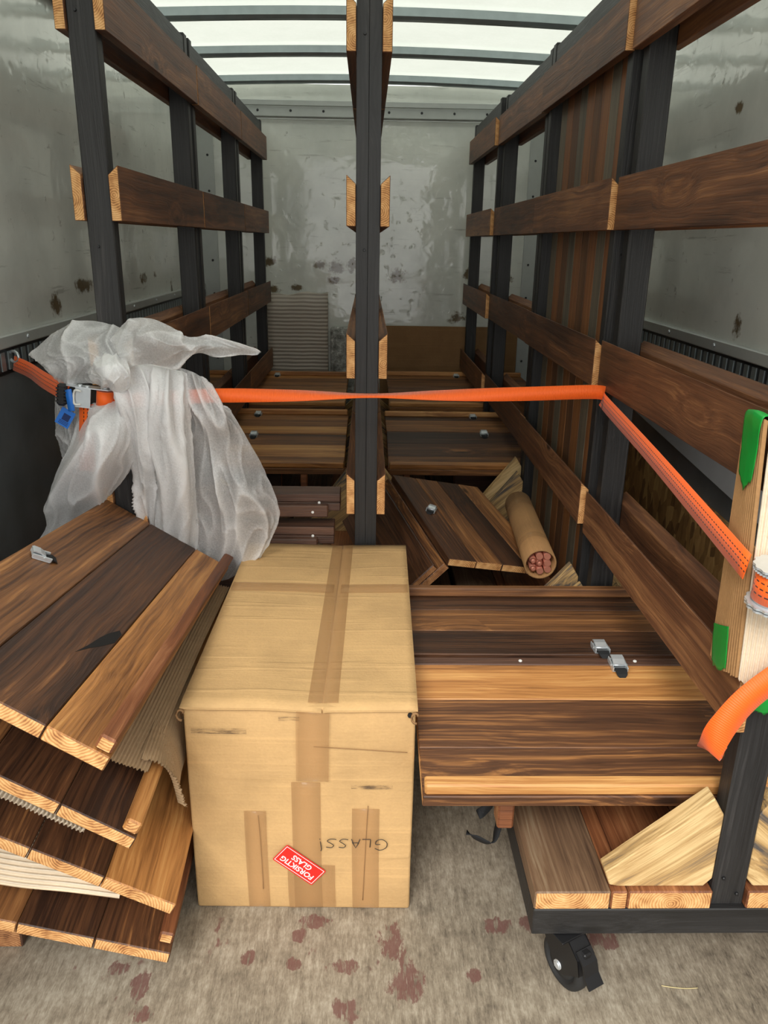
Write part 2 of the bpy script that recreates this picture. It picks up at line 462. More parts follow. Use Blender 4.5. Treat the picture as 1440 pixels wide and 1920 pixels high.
def floor_mat():
    t = NT('worn_plywood_floor'); o = t.obj()
    sx = t.n('ShaderNodeSeparateXYZ'); t.l(o, sx.inputs[0])
    st = t.noise(t.vmath('MULTIPLY', o, (90, 16, 1)), 1, 5, 0.7)
    big = t.noise(o, 2.8, 5, 0.65); fine = t.noise(t.vmath('MULTIPLY', o, (330, 70, 1)), 1, 4, 0.7)
    mott = t.noise(o, 22, 5, 0.7)
    f = t.math('ADD', t.math('MULTIPLY', st, 0.35), t.math('ADD', t.math('MULTIPLY', big, 0.25), t.math('ADD', t.math('MULTIPLY', mott, 0.25), t.math('MULTIPLY', fine, 0.25))))
    c = t.ramp(f, [(0.42, srgb(88,78,66)), (0.55, srgb(144,132,114)), (0.68, srgb(184,174,156))])
    pt = t.noise(t.vmath('MULTIPLY', o, (34, 15, 1)), 1, 5, 0.7)
    wob = t.math('MULTIPLY', t.math('SUBTRACT', pt, 0.5), 3.2)
    m = None
    for (px, py, rx, ry) in FLOOR_RED:
        da = t.math('DIVIDE', t.math('SUBTRACT', sx.outputs[0], px), rx); dz = t.math('DIVIDE', t.math('SUBTRACT', sx.outputs[1], py), ry)
        rr = t.math('ADD', t.math('SQRT', t.math('ADD', t.math('MULTIPLY', da, da), t.math('MULTIPLY', dz, dz))), wob)
        k = t.smooth(rr, 0.8, 1.05, 1.0, 0.0); m = k if m is None else t.math('MAXIMUM', m, k)
    m2 = t.smooth(t.math('ADD', t.noise(t.vmath('MULTIPLY', o, (13, 6, 1)), 1, 4, 0.65), t.math('MULTIPLY', t.math('SUBTRACT', big, 0.5), 0.6)), 0.66, 0.71)
    m = t.math('MAXIMUM', m, m2)
    m = t.math('MULTIPLY', m, t.smooth(st, 0.38, 0.5))
    c = t.mix(t.math('MULTIPLY', m, 0.78), c, srgb(106,62,58))
    dk = t.smooth(t.noise(t.vmath('MULTIPLY', o, (14, 6, 1)), 1, 5, 0.75), 0.60, 0.74)
    c = t.mix(t.math('MULTIPLY', dk, 0.55), c, srgb(78,70,60))
    lt = t.smooth(t.noise(t.vmath('MULTIPLY', o, (160, 12, 1)), 1, 3, 0.6), 0.66, 0.74)
    c = t.mix(t.math('MULTIPLY', lt, 0.5), c, srgb(190,182,166))
    t.col(c); t.rough(0.72)
    t.bump(t.math('ADD', st, t.math('ADD', fine, t.math('MULTIPLY', m, -0.5))), 0.3, 0.002)
    return t.m
FLOOR_RED = [(0.073,1.36,0.028,0.05),(0.093,1.265,0.035,0.05),(-0.11,1.427,0.04,0.018),(-0.144,1.39,0.02,0.02),(-0.045,1.307,0.03,0.018),(-0.15,1.313,0.018,0.018),(-0.251,1.331,0.016,0.02),(-0.473,1.267,0.02,0.04),(-0.524,1.306,0.03,0.015),(0.311,1.415,0.035,0.025),(0.388,1.422,0.025,0.025),(0.244,1.282,0.015,0.02),(-0.444,1.199,0.02,0.02),(-0.03,1.208,0.03,0.025),(0.55,1.376,0.04,0.03)]
FLOOR = floor_mat()

def osb_mat():
    t = NT('osb_board'); o = t.obj()
    vo = t.n('ShaderNodeTexVoronoi'); t.l(t.vmath('MULTIPLY', o, (30, 30, 14)), vo.inputs['Vector']); vo.inputs['Scale'].default_value = 1.0
    n = t.noise(t.vmath('MULTIPLY', o, (60, 60, 12)), 1, 4, 0.7, 1.0)
    sx = t.n('ShaderNodeSeparateXYZ'); t.l(vo.outputs['Color'], sx.inputs[0])
    c = t.ramp(t.math('ADD', t.math('MULTIPLY', sx.outputs[0], 0.5), t.math('MULTIPLY', n, 0.5)), [(0.2, srgb(96,66,34)), (0.5, srgb(158,118,66)), (0.8, srgb(204,166,104))])
    t.col(c); t.rough(0.7); t.bump(n, 0.4, 0.003)
    return t.m
OSB = osb_mat()
KICK = plain('dark_kick_panel', srgb(112,116,118), 0.35, 0.0, 0.9, 9)
GREYP = plain('grey_board', srgb(186,188,190), 0.5, 0.0, 0.3, 12)
TRIM = plain('grey_white_trim', srgb(190,194,190), 0.35, 0.1, 0.25, 15)
ASPH = plain('asphalt', srgb(120,118,114), 0.9, 0.0, 0.4, 40)

def wrap_mat():
    t = NT('bubble_wrap'); o = t.obj()
    n = t.noise(o, 26, 4, 0.7)
    t.col(t.ramp(n, [(0.35, srgb(110,110,104)), (0.55, srgb(170,170,164)), (0.7, srgb(225,225,220))])); t.rough(0.15)
    t.bump(n, 0.8, 0.02)
    return t.m
BUBBLE = wrap_mat()
def stripe_mat():
    t = NT('film_wrapped_corrugated'); o = t.obj()
    sx = t.n('ShaderNodeSeparateXYZ'); t.l(t.vmath('ADD', o, (0,0,0)), sx.inputs[0])
    w = t.noise(o, 6, 2)
    s = t.math('SINE', t.math('ADD', t.math('MULTIPLY', sx.outputs[2], 2*math.pi/0.026), t.math('MULTIPLY', w, 3.0)))
    t.col(t.mix(t.math('MULTIPLY', t.math('ADD', s, 1.0), 0.35), srgb(196,186,172), srgb(142,130,116))); t.rough(0.35)
    t.bump(t.math('ADD', s, t.math('MULTIPLY', w, 2.0)), 0.3, 0.006)
    return t.m
STRIPE = stripe_mat()

# ------------------------------------------------------------------ the truck body
XL, XR, YB, YF, ZC = -1.15, 1.20, 5.75, 0.35, 2.46
def slab(name, x0, x1, y0, y1, z0, z1, mat, parent=None, bev=0.0, kind='structure'):
    bm = bmesh.new(); bm_box(bm, x0, x1, y0, y1, z0, z1, bev)
    o = add(name, finish(bm, name, mat), parent)
    if kind and not parent: o['kind'] = kind
    return o

slab('ground', -14, 14, -16, 14, -1.05, -1.0, ASPH)
slab('floor', XL, XR, YF, YB, -0.06, 0.0, FLOOR)
wl = slab('wall_left', XL-0.04, XL, YF, YB+0.04, -0.06, ZC, WALL_L)
wr = slab('wall_right', XR, XR+0.04, YF, YB+0.04, -0.06, ZC, WALL_R)
wbk = slab('wall_back', XL, XR, YB, YB+0.04, -0.06, ZC, WALL_B)
# roof sheet, gently arched
bm = bmesh.new(); N = 16; rows = []
for z0 in (0.0, 0.004):
    for y in (YF, YB+0.04):
        rows.append([bm.verts.new((XL-0.04 + (XR-XL+0.08)*i/N, y, ZC + z0 + 0.035*math.sin(math.pi*i/N))) for i in range(N+1)])
for i in range(N):
    bm.faces.new((rows[0][i], rows[0][i+1], rows[1][i+1], rows[1][i]))
o = add('ceiling', finish(bm, 'ceiling', ROOF, True)); o['kind'] = 'structure'

def rivets(parent, pts, ax, r=0.007, mat=None):
    k = ('riv', ax, r, (mat or BLACKP).name)
    if k not in _cache:
        bm = bmesh.new(); d = Vector({'x': (0.005,0,0), '-x': (-0.005,0,0), '-y': (0,-0.005,0)}[ax])
        cyl(bm, -d*0.3, d, r, 8, r1=r*0.7)
        _cache[k] = finish(bm, 'rivet', mat or BLACKP)
    for p in pts: add('rivet', _cache[k], parent, T(*p))

# header rail and corner profiles on the back wall, edge profiles under the roof
h = slab('trim_1', XL, XR, YB-0.03, YB, 2.262, 2.325, TRIM, bev=0.004)
slab('lip', XL, XR, YB-0.045, YB-0.03, 2.325, 2.36, TRIM, h, 0.003)
slab('bead', XL, XR, YB-0.034, YB-0.03, 2.246, 2.252, TRIM, h, 0.001)
rivets(h, [(-0.94+0.325*0.66*i, YB-0.0305, 2.298) for i in range(10)], '-y', 0.009)
for nm, xa, xb, sx in (('trim_2', XL, XL+0.12, 1), ('trim_3', XR-0.12, XR, -1)):
    c = slab(nm, xa, xb, YB-0.012, YB, 0.0, 2.262, TRIM, bev=0.003)
    e = slab('edge', xb-0.006 if sx > 0 else xa, xb if sx > 0 else xa+0.006, YB-0.018, YB-0.012, 0.0, 2.262, TRIM, c)
    rivets(c, [((xa+xb)/2 + sx*0.02, YB-0.0122, 0.25+0.222*i) for i in range(9)], '-y', 0.009)
for nm, xa, xb in (('trim_4', XL, XL+0.05), ('trim_5', XR-0.05, XR)):
    c = slab(nm, xa, xb, YF, YB-0.045, 2.30, ZC-0.002, GALV, bev=0.004)
    s_ = 1 if xa < 0 else -1
    slab('ledge', xb if s_ > 0 else xa-0.03, xb+0.03 if s_ > 0 else xa, YF, YB-0.045, 2.36, 2.378, GALV, c, 0.002)
# roof bows
for i, y in enumerate((0.96, 1.72, 2.48, 3.24, 4.0, 4.74, 5.50)):
    bm = bmesh.new(); n = 12; vs = []
    for (yy, zz) in ((y, 0.0), (y+0.012, -0.012), (y+0.05, -0.012), (y+0.062, 0.0), (y+0.062, 0.034), (y, 0.034)):
        vs.append([bm.verts.new((XL+0.08 + (XR-XL-0.16)*k/n, yy, ZC-0.046+zz+0.03*math.sin(math.pi*(0.03+0.94*k/n)))) for k in range(n+1)])
    for a in range(6):
        for k in range(n):
            bm.faces.new((vs[a][k], vs[a][k+1], vs[(a+1) % 6][k+1], vs[(a+1) % 6][k]))
    bm.faces.new([v[0] for v in vs]); bm.faces.new([v[-1] for v in vs][::-1])
    o = add('trim_%d' % (6+i), finish(bm, 'roof_bow', GALV)); o['kind'] = 'structure'

# lashing tracks and the dark lower lining
for nm, x, s_, kick in (('trim_20', XL, 1, True), ('trim_21', XR, -1, False)):
    tk = slab(nm, min(x, x+s_*0.018), max(x, x+s_*0.018), YF, YB-0.02, 1.085, 1.165, BLACKM, bev=0.002)
    slab('cap', min(x, x+s_*0.026), max(x, x+s_*0.026), YF, YB-0.02, 1.165, 1.205, TRIM, tk, 0.004)
    bm = bmesh.new()
    for i in range(100):
        yy = 0.45 + i*0.052
        bm_box(bm, min(x+s_*0.018, x+s_*0.0215), max(x+s_*0.018, x+s_*0.0215), yy, yy+0.028, 1.098, 1.155)
    o = add('slot_plates', finish(bm, 'slots', GALV if s_ > 0 else GALV), tk); o['kind'] = 'stuff'
    rivets(tk, [(x+s_*0.026, 1.0+0.42*i, 1.186) for i in range(11)], 'x' if s_ > 0 else '-x', 0.008, STEEL)
    slab('kick_panel', min(x, x+s_*0.012), max(x, x+s_*0.012), YF, YB-0.02, 0.0, 1.085, KICK, wl if kick else wr, 0.002)
# right lower lining: grey board strip over an OSB sheet
def lean_board(name, pts, t, mat):
    """pts = (y, z) outline in a plane of constant x, thickness t towards the room"""
    bm = bmesh.new()
    a = [bm.verts.new((0, y, z)) for y, z in pts]; b = [bm.verts.new((-t, y, z)) for y, z in pts]
    bm.faces.new(a); bm.faces.new(b[::-1])
    for i in range(len(pts)): bm.faces.new((a[i], b[i], b[(i+1) % len(pts)], a[(i+1) % len(pts)]))
    return finish(bm, name, mat)
tag(add('grey_board', lean_board('grey_board', [(1.0,0.62),(4.4,0.90),(4.4,1.08),(1.0,1.08)], 0.012, GREYP), None, T(1.187,0,0)),
    'flat grey board strip against the right wall under the lashing track', 'board')
tag(add('osb_sheet', lean_board('osb_sheet', [(1.0,0.0),(4.4,0.0),(4.4,0.74),(1.0,0.585)], 0.018, OSB), None, T(1.187,0,0)),
    'yellow-brown chipboard sheet standing against the right wall behind the front rack', 'board')

# ------------------------------------------------------------------ rack carts
UPX = Matrix(((0,1,0,0),(0,0,1,0),(1,0,0,0),(0,0,0,1)))      # length -> Z, width -> X
UPY = Matrix(((0,0,-1,0),(0,1,0,0),(1,0,0,0),(0,0,0,1)))     # length -> Z, width -> Y
ALY = Matrix(((0,0,1,0),(1,0,0,0),(0,1,0,0),(0,0,0,1)))      # length -> Y, width -> Z
RAILZ = (0.66, 1.10, 1.54, 1.985)
def caster_meshes():
    bm = bmesh.new(); R = 0.060                               # wheel, axis along local Y
    prof = [(0.012,-0.015),(0.034,-0.015),(0.036,-0.009),(0.040,-0.009),(0.042,-0.0165),(0.050,-0.0165),(R-0.002,-0.012),(R,-0.005),(R,0.005),(R-0.002,0.012),(0.050,0.0165),(0.042,0.0165),(0.040,0.009),(0.036,0.009),(0.034,0.015),(0.012,0.015)]
    seg = 28; rings = [[bm.verts.new((r*math.cos(2*math.pi*k/seg), y, r*math.sin(2*math.pi*k/seg))) for r, y in prof] for k in range(seg)]
    for k in range(seg):
        A, B = rings[k], rings[(k+1) % seg]
        for j in range(len(prof)):
            j2 = (j+1) % len(prof); f = bm.faces.new((A[j], A[j2], B[j2], B[j])); f.smooth = True
    wheel = finish(bm, 'wheel', RUBBER)
    bm = bmesh.new()                                           # fork: bent cheeks, bridge and top plate
    for s_ in (-1, 1):
        y0, y1 = sorted((s_*0.021, s_*0.0235))
        pts = [(-0.055, 0.083), (0.02, 0.083), (0.052, 0.058), (0.060, 0.025), (0.014, -0.014), (-0.008, -0.010), (-0.050, 0.045)]
        a = [bm.verts.new((x, y0, z)) for x, z in pts]; b = [bm.verts.new((x, y1, z)) for x, z in pts]
        bm.faces.new(a); bm.faces.new(b[::-1])
        for i in range(len(pts)): bm.faces.new((a[i], b[i], b[(i+1) % len(pts)], a[(i+1) % len(pts)]))
    top = [(-0.055, 0.083), (0.02, 0.083), (0.052, 0.058), (0.060, 0.025)]
    a = [[bm.verts.new((x, y, z)) for x, z in top] for y in (-0.0235, 0.0235)]
    b = [[bm.verts.new((x*0.99, y, z-0.003)) for x, z in top] for y in (-0.0235, 0.0235)]
    for i in range(3):
        bm.faces.new((a[0][i], a[0][i+1], a[1][i+1], a[1][i])); bm.faces.new((b[0][i], b[1][i], b[1][i+1], b[0][i+1]))
    bm_box(bm, -0.075, 0.025, -0.042, 0.042, 0.085, 0.0895, 0.001)
    cyl(bm, (-0.025, 0, 0.080), (-0.025, 0, 0.087), 0.026, 16)
    fork = finish(bm, 'fork', BLACKM)
    bm = bmesh.new(); cyl(bm, (0, -0.028, 0), (0, 0.028, 0), 0.0075, 6); cyl(bm, (0, -0.0255, 0), (0, 0.0255, 0), 0.011, 12)
    axle = finish(bm, 'axle', STEEL)
    bm = bmesh.new()                                           # brake pedal
    pts = [(0.040, 0.070), (0.062, 0.052), (0.070, 0.028), (0.087, 0.012)]
    A = [bm.verts.new((x, -0.019, z)) for x, z in pts]; B = [bm.verts.new((x, 0.019, z)) for x, z in pts]
    A2 = [bm.verts.new((x+0.003, -0.019, z+0.003)) for x, z in pts]; B2 = [bm.verts.new((x+0.003, 0.019, z+0.003)) for x, z in pts]
    for i in range(3):
        bm.faces.new((A[i], A[i+1], B[i+1], B[i])); bm.faces.new((A2[i], B2[i], B2[i+1], A2[i+1]))
        bm.faces.new((A[i], A2[i], A2[i+1], A[i+1])); bm.faces.new((B[i], B[i+1], B2[i+1], B2[i]))
    bm.faces.new((A[0], B[0], B2[0], A2[0])); bm.faces.new((A[-1], A2[-1], B2[-1], B[-1]))
    bm_box(bm, 0.040, 0.058, -0.010, 0.010, 0.058, 0.072, 0.003)
    pedal = finish(bm, 'brake', BLACKP)
    return wheel, fork, axle, pedal
CASTER = caster_meshes()
def caster(parent, x, y, ang):
    c = empty('caster', T(x, y, 0.0602) @ RZ(ang), parent)
    for nm, me in zip(('wheel', 'fork', 'axle', 'brake_pedal'), CASTER):
        add(nm, me, c)
    return c

def gusset_me(run, rise, t=0.040):
    k = ('g', run, rise)
    if k not in _cache:
        pts = [(-run, 0.035), (-run+0.012, 0.004), (-run+0.03, 0.0), (-0.016, 0.0), (0, 0.02), (0, rise-0.04), (-0.024, rise)]
        _cache[k] = prism_me(pts, t, MW['pale'])
    return _cache[k]

def cart(label, cx, y0, y1, hl, hr, group, gus=((0.222, 0.217), (0.222, 0.217)), plank_mats=None, dx=(0,0,0,0), fc=0.075, split=False):
    """wheeled timber rack: base frame, plank deck, two posts, rails on both sides"""
    L = y1 - y0
    c = empty('rack_cart', T(cx, y0, 0))
    tag(c, label, 'rack', group)
    bz0, bz1, pz = 0.150, 0.215, 0.260
    W = hl + hr; mx = (hr - hl)/2
    add('base_beam', box_me(W, 0.045, bz1-bz0, MW['black']), c, T(mx, 0.0225, bz0))
    add('base_beam', box_me(W, 0.045, bz1-bz0, MW['black']), c, T(mx, L-0.0225, bz0))
    for xx in (-hl+0.0225, hr-0.0225):
        add('base_beam', box_me(L-0.09, 0.045, bz1-bz0, MW['black']), c, T(xx, L/2, bz0) @ RZ(math.pi/2))
    # deck planks run along Y; gap for the posts
    xs = [(-hl, -hl+0.155), (-hl+0.156, -hl+0.190), (-hl+0.191, -0.036), (0.036, hr-0.156), (hr-0.155, hr)]
    pm = plank_mats or ['grey', 'redbrown', 'redbrown', 'redbrown', 'grey']
    for (a, b), m in zip(xs, pm):
        if b - a > 0.02:
            add('deck_plank', box_me(L, b-a, pz-bz1, MW[m], END, 0.003), c, T((a+b)/2, L/2, bz1) @ RZ(math.pi/2))
    add('deck_plank', box_me(L-0.13, 0.07, pz-bz1, MW['redbrown'], END, 0.003), c, T(0, L/2, bz1) @ RZ(math.pi/2))
    for i, py in enumerate((0.035, L-0.035)):
        if split and i == 0:
            for sx in (-1, 1):
                add('post', box_me(2.215-bz1, 0.0348, 0.047, MW['black'], None, 0.0008), c, T(sx*0.0176, py-0.0235, (2.215+bz1)/2) @ UPX)
        else:
            add('post', box_me(2.215-bz1, 0.070, 0.047, MW['black'], None, 0.003), c, T(0, py-0.0235, (2.215+bz1)/2) @ UPX)
        if i == 0: rivets(c, [(-0.012, py-0.0236, 2.03), (-0.010, py-0.0236, 1.475), (-0.015, py-0.0236, 0.285), (0.018, py-0.0236, 0.245)], '-y', 0.0045)
        run, rise = gus[i]
        add('gusset', gusset_me(run, rise), c, T(-0.0355, py, pz))
        add('gusset', gusset_me(run, rise), c, T(0.0355, py, pz) @ RZ(math.pi))
    for z, d in zip((RAILZ[0]-(0.022 if fc < 0.05 else 0),) + RAILZ[1:], dx):
        h_ = 0.138
        add('rail', rail_me(L, h_, 0.027, MW['rail'], END), c, T(0.0355+0.0135, L/2+d, z) @ RZ(math.pi/2))
        add('rail', rail_me(L, h_, 0.027, MW['rail'], END), c, T(-0.0355-0.0135, L/2+d, z) @ RZ(-math.pi/2))
    add('top_beam', box_me(L-0.12, 0.064, 0.090, MW['black']), c, T(0, L/2, 2.113) @ RZ(math.pi/2))
    a0 = math.radians(-62)
    for (x_, y_, a_) in ((-hl+0.085, fc, a0), (hr-0.075, 0.075, a0+0.9), (-hl+0.075, L-0.075, 0.6), (hr-0.075, L-0.075, 0.2)):
        caster(c, x_, y_, a_)
    return c

G = 'wheeled timber racks in the truck'
cart('front right wheeled timber rack with cardboard-wrapped post and braked caster', 0.750, 1.250, 2.330, 0.400, 0.400, G, fc=0.018, plank_mats=['grey','redbrown','redbrown','redbrown','redbrown'])
cart('right wheeled timber rack holding the upright vertical-plank door', 0.735, 2.345, 3.400, 0.385, 0.40, G, gus=((0.21,0.25),(0.22,0.28)))
cart('right wheeled timber rack directly behind the vertical-plank door', 0.740, 3.412, 4.510, 0.385, 0.40, G, gus=((0.25,0.325),(0.25,0.30)))
cart('rearmost right wheeled timber rack next to the back wall', 0.722, 4.522, 5.620, 0.37, 0.40, G)
cart('nearest left wheeled timber rack, draped with white foam film', -0.717, 2.250, 3.375, 0.40, 0.36, G)
cart('second left wheeled timber rack, between the foam-draped rack and the rearmost', -0.717, 3.390, 4.480, 0.40, 0.36, G)
cart('rearmost left wheeled timber rack by the film-wrapped board', -0.717, 4.492, 5.560, 0.40, 0.36, G)
cart('nearest middle wheeled timber rack directly behind the big cardboard box', 0.0, 2.420, 3.395, 0.34, 0.33, G, gus=((0.13,0.13),(0.22,0.30)), split=True)
cart('second middle wheeled timber rack, mostly hidden behind the nearest middle one', 0.0, 3.410, 4.480, 0.34, 0.33, G, gus=((0.22,0.30),(0.22,0.30)))
cart('rearmost middle wheeled timber rack in front of the stained back wall', 0.0, 4.495, 5.580, 0.34, 0.33, G)

# vertical plank door standing inside the second right rack
dr = empty('plank_door', T(0.737, 2.45, 0.262)); tag(dr, 'tall door of vertical brown and grey planks standing in the right rack', 'door panel')
dm = ['door_brown','door_grey','door_brown','door_dark','door_brown','door_grey','door_dark','door_brown','door_grey']
wp = 0.83/9
for i, m in enumerate(dm):
    add('plank', box_me(1.88, wp-0.003, 0.020, MW[m], None, 0.002), dr, T(0.010, wp*(i+0.5), 0.94) @ UPY)
for z in (0.25, 1.6):
    add('cross_batten', box_me(0.80, 0.09, 0.016, MW['door_dark'], None, 0.002), dr, T(0.0105, 0.415, z) @ ALY)

# ------------------------------------------------------------------ cam buckles
def buckle_meshes():
    bm = bmesh.new()
    for s_ in (-1, 1):
        y0, y1 = sorted((s_*0.0135, s_*0.0165))
        bm_box(bm, -0.020, 0.022, y0, y1, 0.0015, 0.012, 0.001)
    bm_box(bm, -0.020, -0.016, -0.0135, 0.0135, 0.004, 0.008, 0.001)
    bm_box(bm, -0.018, 0.020, -0.0165, 0.0165, 0.0005, 0.002, 0.0005)
    cyl(bm, (0.006, -0.018, 0.008), (0.006, 0.018, 0.008), 0.0028, 8)
    fr = finish(bm, 'buckle_frame', STEEL)
    bm = bmesh.new()
    pts = [(0.008, 0.012), (-0.004, 0.0165), (-0.017, 0.0175), (-0.021, 0.0155)]
    A = [[bm.verts.new((x, y, z+dz)) for x, z in pts] for y, dz in ((-0.0125, 0), (0.0125, 0), (0.0125, -0.003), (-0.0125, -0.003))]
    for i in range(3):
        for k in range(4):
            k2 = (k+1) % 4; bm.faces.new((A[k][i], A[k][i+1], A[k2][i+1], A[k2][i]))
    bm.faces.new([A[k][0] for k in range(4)]); bm.faces.new([A[k][-1] for k in range(4)][::-1])
    lv = finish(bm, 'lever', STEEL)
    bm = bmesh.new()
    pts = [(0.010, 0.004), (0.024, 0.009), (0.034, 0.006), (0.040, -0.001)]
    wd = (0.0125, 0.0125, 0.011, 0.005)
    A = [[bm.verts.new((x, s_*w, z+dz)) for (x, z), w in zip(pts, wd)] for s_, dz in ((-1, 0), (1, 0), (1, -0.002), (-1, -0.002))]
    for i in range(3):
        for k in range(4):
            k2 = (k+1) % 4; bm.faces.new((A[k][i], A[k][i+1], A[k2][i+1], A[k2][i]))
    bm.faces.new([A[k][0] for k in range(4)]); bm.faces.new([A[k][-1] for k in range(4)][::-1])
    tb = finish(bm, 'strap_end', BLACKW)
    return fr, lv, tb
BUCK = buckle_meshes()
def buckle(parent, x, y, z, ang, s=1.2):
    b = add('cam_buckle', BUCK[0], parent, T(x, y, z) @ RZ(ang) @ Matrix.Scale(s, 4))
    add('lever', BUCK[1], b); add('strap_end', BUCK[2], b)

def screw_me():
    if 'screw' not in _cache:
        bm = bmesh.new(); cyl(bm, (0,0,-0.001), (0,0,0.0015), 0.0055, 10, r1=0.004)
        _cache['screw'] = finish(bm, 'screw', WHITEP)
    return _cache['screw']

# ------------------------------------------------------------------ plank panels
def panel(label, group, O, g, w, L, W, mats, split=(1,1,1), batten=True, bat_mat='dark', bk=None, t=0.028, name='wooden_panel', bw=0.030, bh=0.028, over=0.0, inset=0.004):
    """planks along g side by side along w; an upright batten on the edge w = 0"""
    e = empty(name, frame(O, g, w)); tag(e, label, 'panel', group)
    tot = sum(split); y = 0
    for m, sp in zip(mats, split):
        wd = W*sp/tot
        add('plank', box_me(L, wd-0.0012, t, MW[m], END, 0.0022), e, T(L/2, y+wd/2, 0)); y += wd
    if batten:
        add('batten', box_me(L-inset+over, bw, bh, MW[bat_mat], END, 0.004), e, T(L/2+inset/2+over/2, bw/2+0.003, t+0.0003))
    for b_ in (bk or []): buckle(e, b_[0], b_[1], t, b_[2])
    return e

# stack leaning on the left, right edges low (grain runs to the back)
GS = 'plank panels stacked at the front left'
def lean(deg, yaw=0.0, dip=0.0):
    a = math.radians(deg); q = math.radians(yaw)
    g = Vector((-math.sin(q), math.cos(q), -dip)); w = Vector((-math.cos(a), 0, math.sin(a)))
    return g, w
P1w = Vector((-0.8639, 0.0610, 0.49995)); P1g = Vector((-0.0043, 0.9917, -0.1285))
n1 = P1g.cross(P1w).normalized()
p1o = Vector((-0.410, 1.087, 0.700)) - n1*0.028
panel('topmost leaning plank panel with a knot crack and a light right edge plank', GS, p1o, P1g, P1w, 1.15, 0.415,
      ['amber','dark','mid'], (0.85,1.15,1.1), bk=None, over=0.03, bat_mat='redbrown')
g, w = lean(31.6, 1.5, 0.03)
panel('second leaning plank panel from the top, its light batten showing at the front', GS, (-0.430,1.180,0.432), g, w, 1.05, 0.45, ['dark','dark','mid'], bat_mat='amber')
g, w = lean(29.6, 3.0, 0.02)
panel('third leaning plank panel from the top, with an amber plank at its right edge', GS, (-0.388,1.250,0.205), g, w, 0.97, 0.46, ['amber','dark','dark'], (1,1,1), batten=False)
g, w = lean(17.5, 2.0, 0.0)
panel('lowest leaning plank panel of the front left stack, just above the floor', GS, (-0.404,1.255,0.070), g, w, 0.97, 0.47, ['dark','dark','mid'], bat_mat='redbrown', inset=0.02)
# buckle on the topmost panel
tp = [o for o in bpy.data.objects if o.name == 'wooden_panel'][0]
buckle(tp, 0.556, 0.372, 0.028, math.radians(-60), 1.05)
bm = bmesh.new(); f_ = [bm.verts.new((x, y, 0.0285)) for x, y in [(0.252,0.164),(0.30,0.154),(0.351,0.147),(0.383,0.140),(0.421,0.126),(0.409,0.117),(0.36,0.117),(0.320,0.134),(0.29,0.149)]]; bm.faces.new(f_)
ex = bmesh.ops.extrude_face_region(bm, geom=list(bm.faces)); bmesh.ops.translate(bm, verts=[v for v in ex['geom'] if isinstance(v, bmesh.types.BMVert)], vec=(0, 0, -0.001))
add('knot_crack', finish(bm, 'knot_crack', plain('knot_hole', srgb(14,9,6), 0.95)), tp)
# timber standing under the raised left side of the stack
for i, (x, z) in enumerate(((-0.74, 0.175), (-0.80, 0.30))):
    pass
tag(add('support_beam', box_me(1.0, 0.09, 0.185, MW['chocolate'], END_B, 0.003), None, T(-0.80, 1.86, 0.0) @ RZ(math.pi/2)),
    'dark brown timber under the raised left side of the leaning panels', 'timber')
tag(add('support_beam', box_me(0.9, 0.05, 0.60, MW['chocolate'], END_B, 0.003), None, T(-0.88, 1.86, 0.0) @ RZ(math.pi/2)),
    'tall dark board on edge between leaning panels and left wall', 'timber')

# pairs laid across the racks (grain across the truck)
GP = 'plank panels laid across the racks'
def pair(lab_f, lab_b, x0, x1, yf, zf, yj, zj, yb, zb, mf, mb, bkf=None, bkb=None, split_f=(1,1,1), split_b=(1,1,1), batf='amber', batb='amber', rear=True):
    L = x1-x0
    W = math.hypot(yj-yf, zj-zf) - 0.002
    panel(lab_f, GP, (x0, yf, zf), (1,0,0), (0, yj-yf, zj-zf), L, W, mf, split_f, bk=[(bkf-x0, W-0.036, math.radians(-90))] if bkf else None, bat_mat=batf)
    W = math.hypot(yb-yj, zb-zj) - 0.008
    panel(lab_b, GP, (x1, yb, zb), (-1,0,0), (0, yj-yb, zj-zb), L, W, mb, split_b, bk=[(x1-bkb, (W-0.028) if not rear else 0.055, math.radians(90))] if bkb else None, bat_mat=batb)
pair('front right plank panel with an amber stripe, laid next to the cardboard box', 'dark plank panel directly behind the amber-striped front right panel',
     0.122, 1.14, 1.335, 0.400, 1.800, 0.463, 2.232, 0.440, ['dark','dark','amber','chocolate'], ['dark','mid','dark'], 0.645, 0.622, (1.0,1.15,0.95,0.22), (0.9,1,1), 'amber', 'mid', False)
pair('rear right plank panel facing the copper roll, nearer of its pair', 'rear right plank panel behind it, buckle at mid edge under the strap',
     0.104, 1.10, 3.500, 0.478, 3.960, 0.552, 4.420, 0.535, ['mid','dark','dark'], ['dark','mid','mid'], 0.60, 0.60)
pair('right plank panel by the rearmost rack, below the orange strap', 'farthest right plank panel, in front of the brown cardboard sheet',
     0.135, 1.08, 4.610, 0.545, 5.070, 0.590, 5.520, 0.590, ['mid','mid','dark'], ['mid','dark','mid'], None, 0.62)
pair('left plank panel above the dark gap behind the foam film', 'left plank panel behind the dark-gap panel, with a dark buckle',
     -1.10, -0.100, 3.470, 0.487, 3.930, 0.540, 4.390, 0.548, ['mid','amber','mid'], ['mid','mid','amber'], -0.565, -0.60)
pair('left plank panel by the rearmost rack, crossed by the orange strap', 'farthest left plank panel, in front of the film-wrapped board',
     -1.08, -0.125, 4.570, 0.552, 5.030, 0.590, 5.470, 0.590, ['mid','amber','mid'], ['amber','mid','mid'], None, -0.61)

pa = [o for o in bpy.data.objects if o.get('label','').startswith('front right plank panel')][0]
for xs_ in (0.40, 0.696): add('screw', screw_me(), pa, T(xs_-0.122, 0.452, 0.0283))
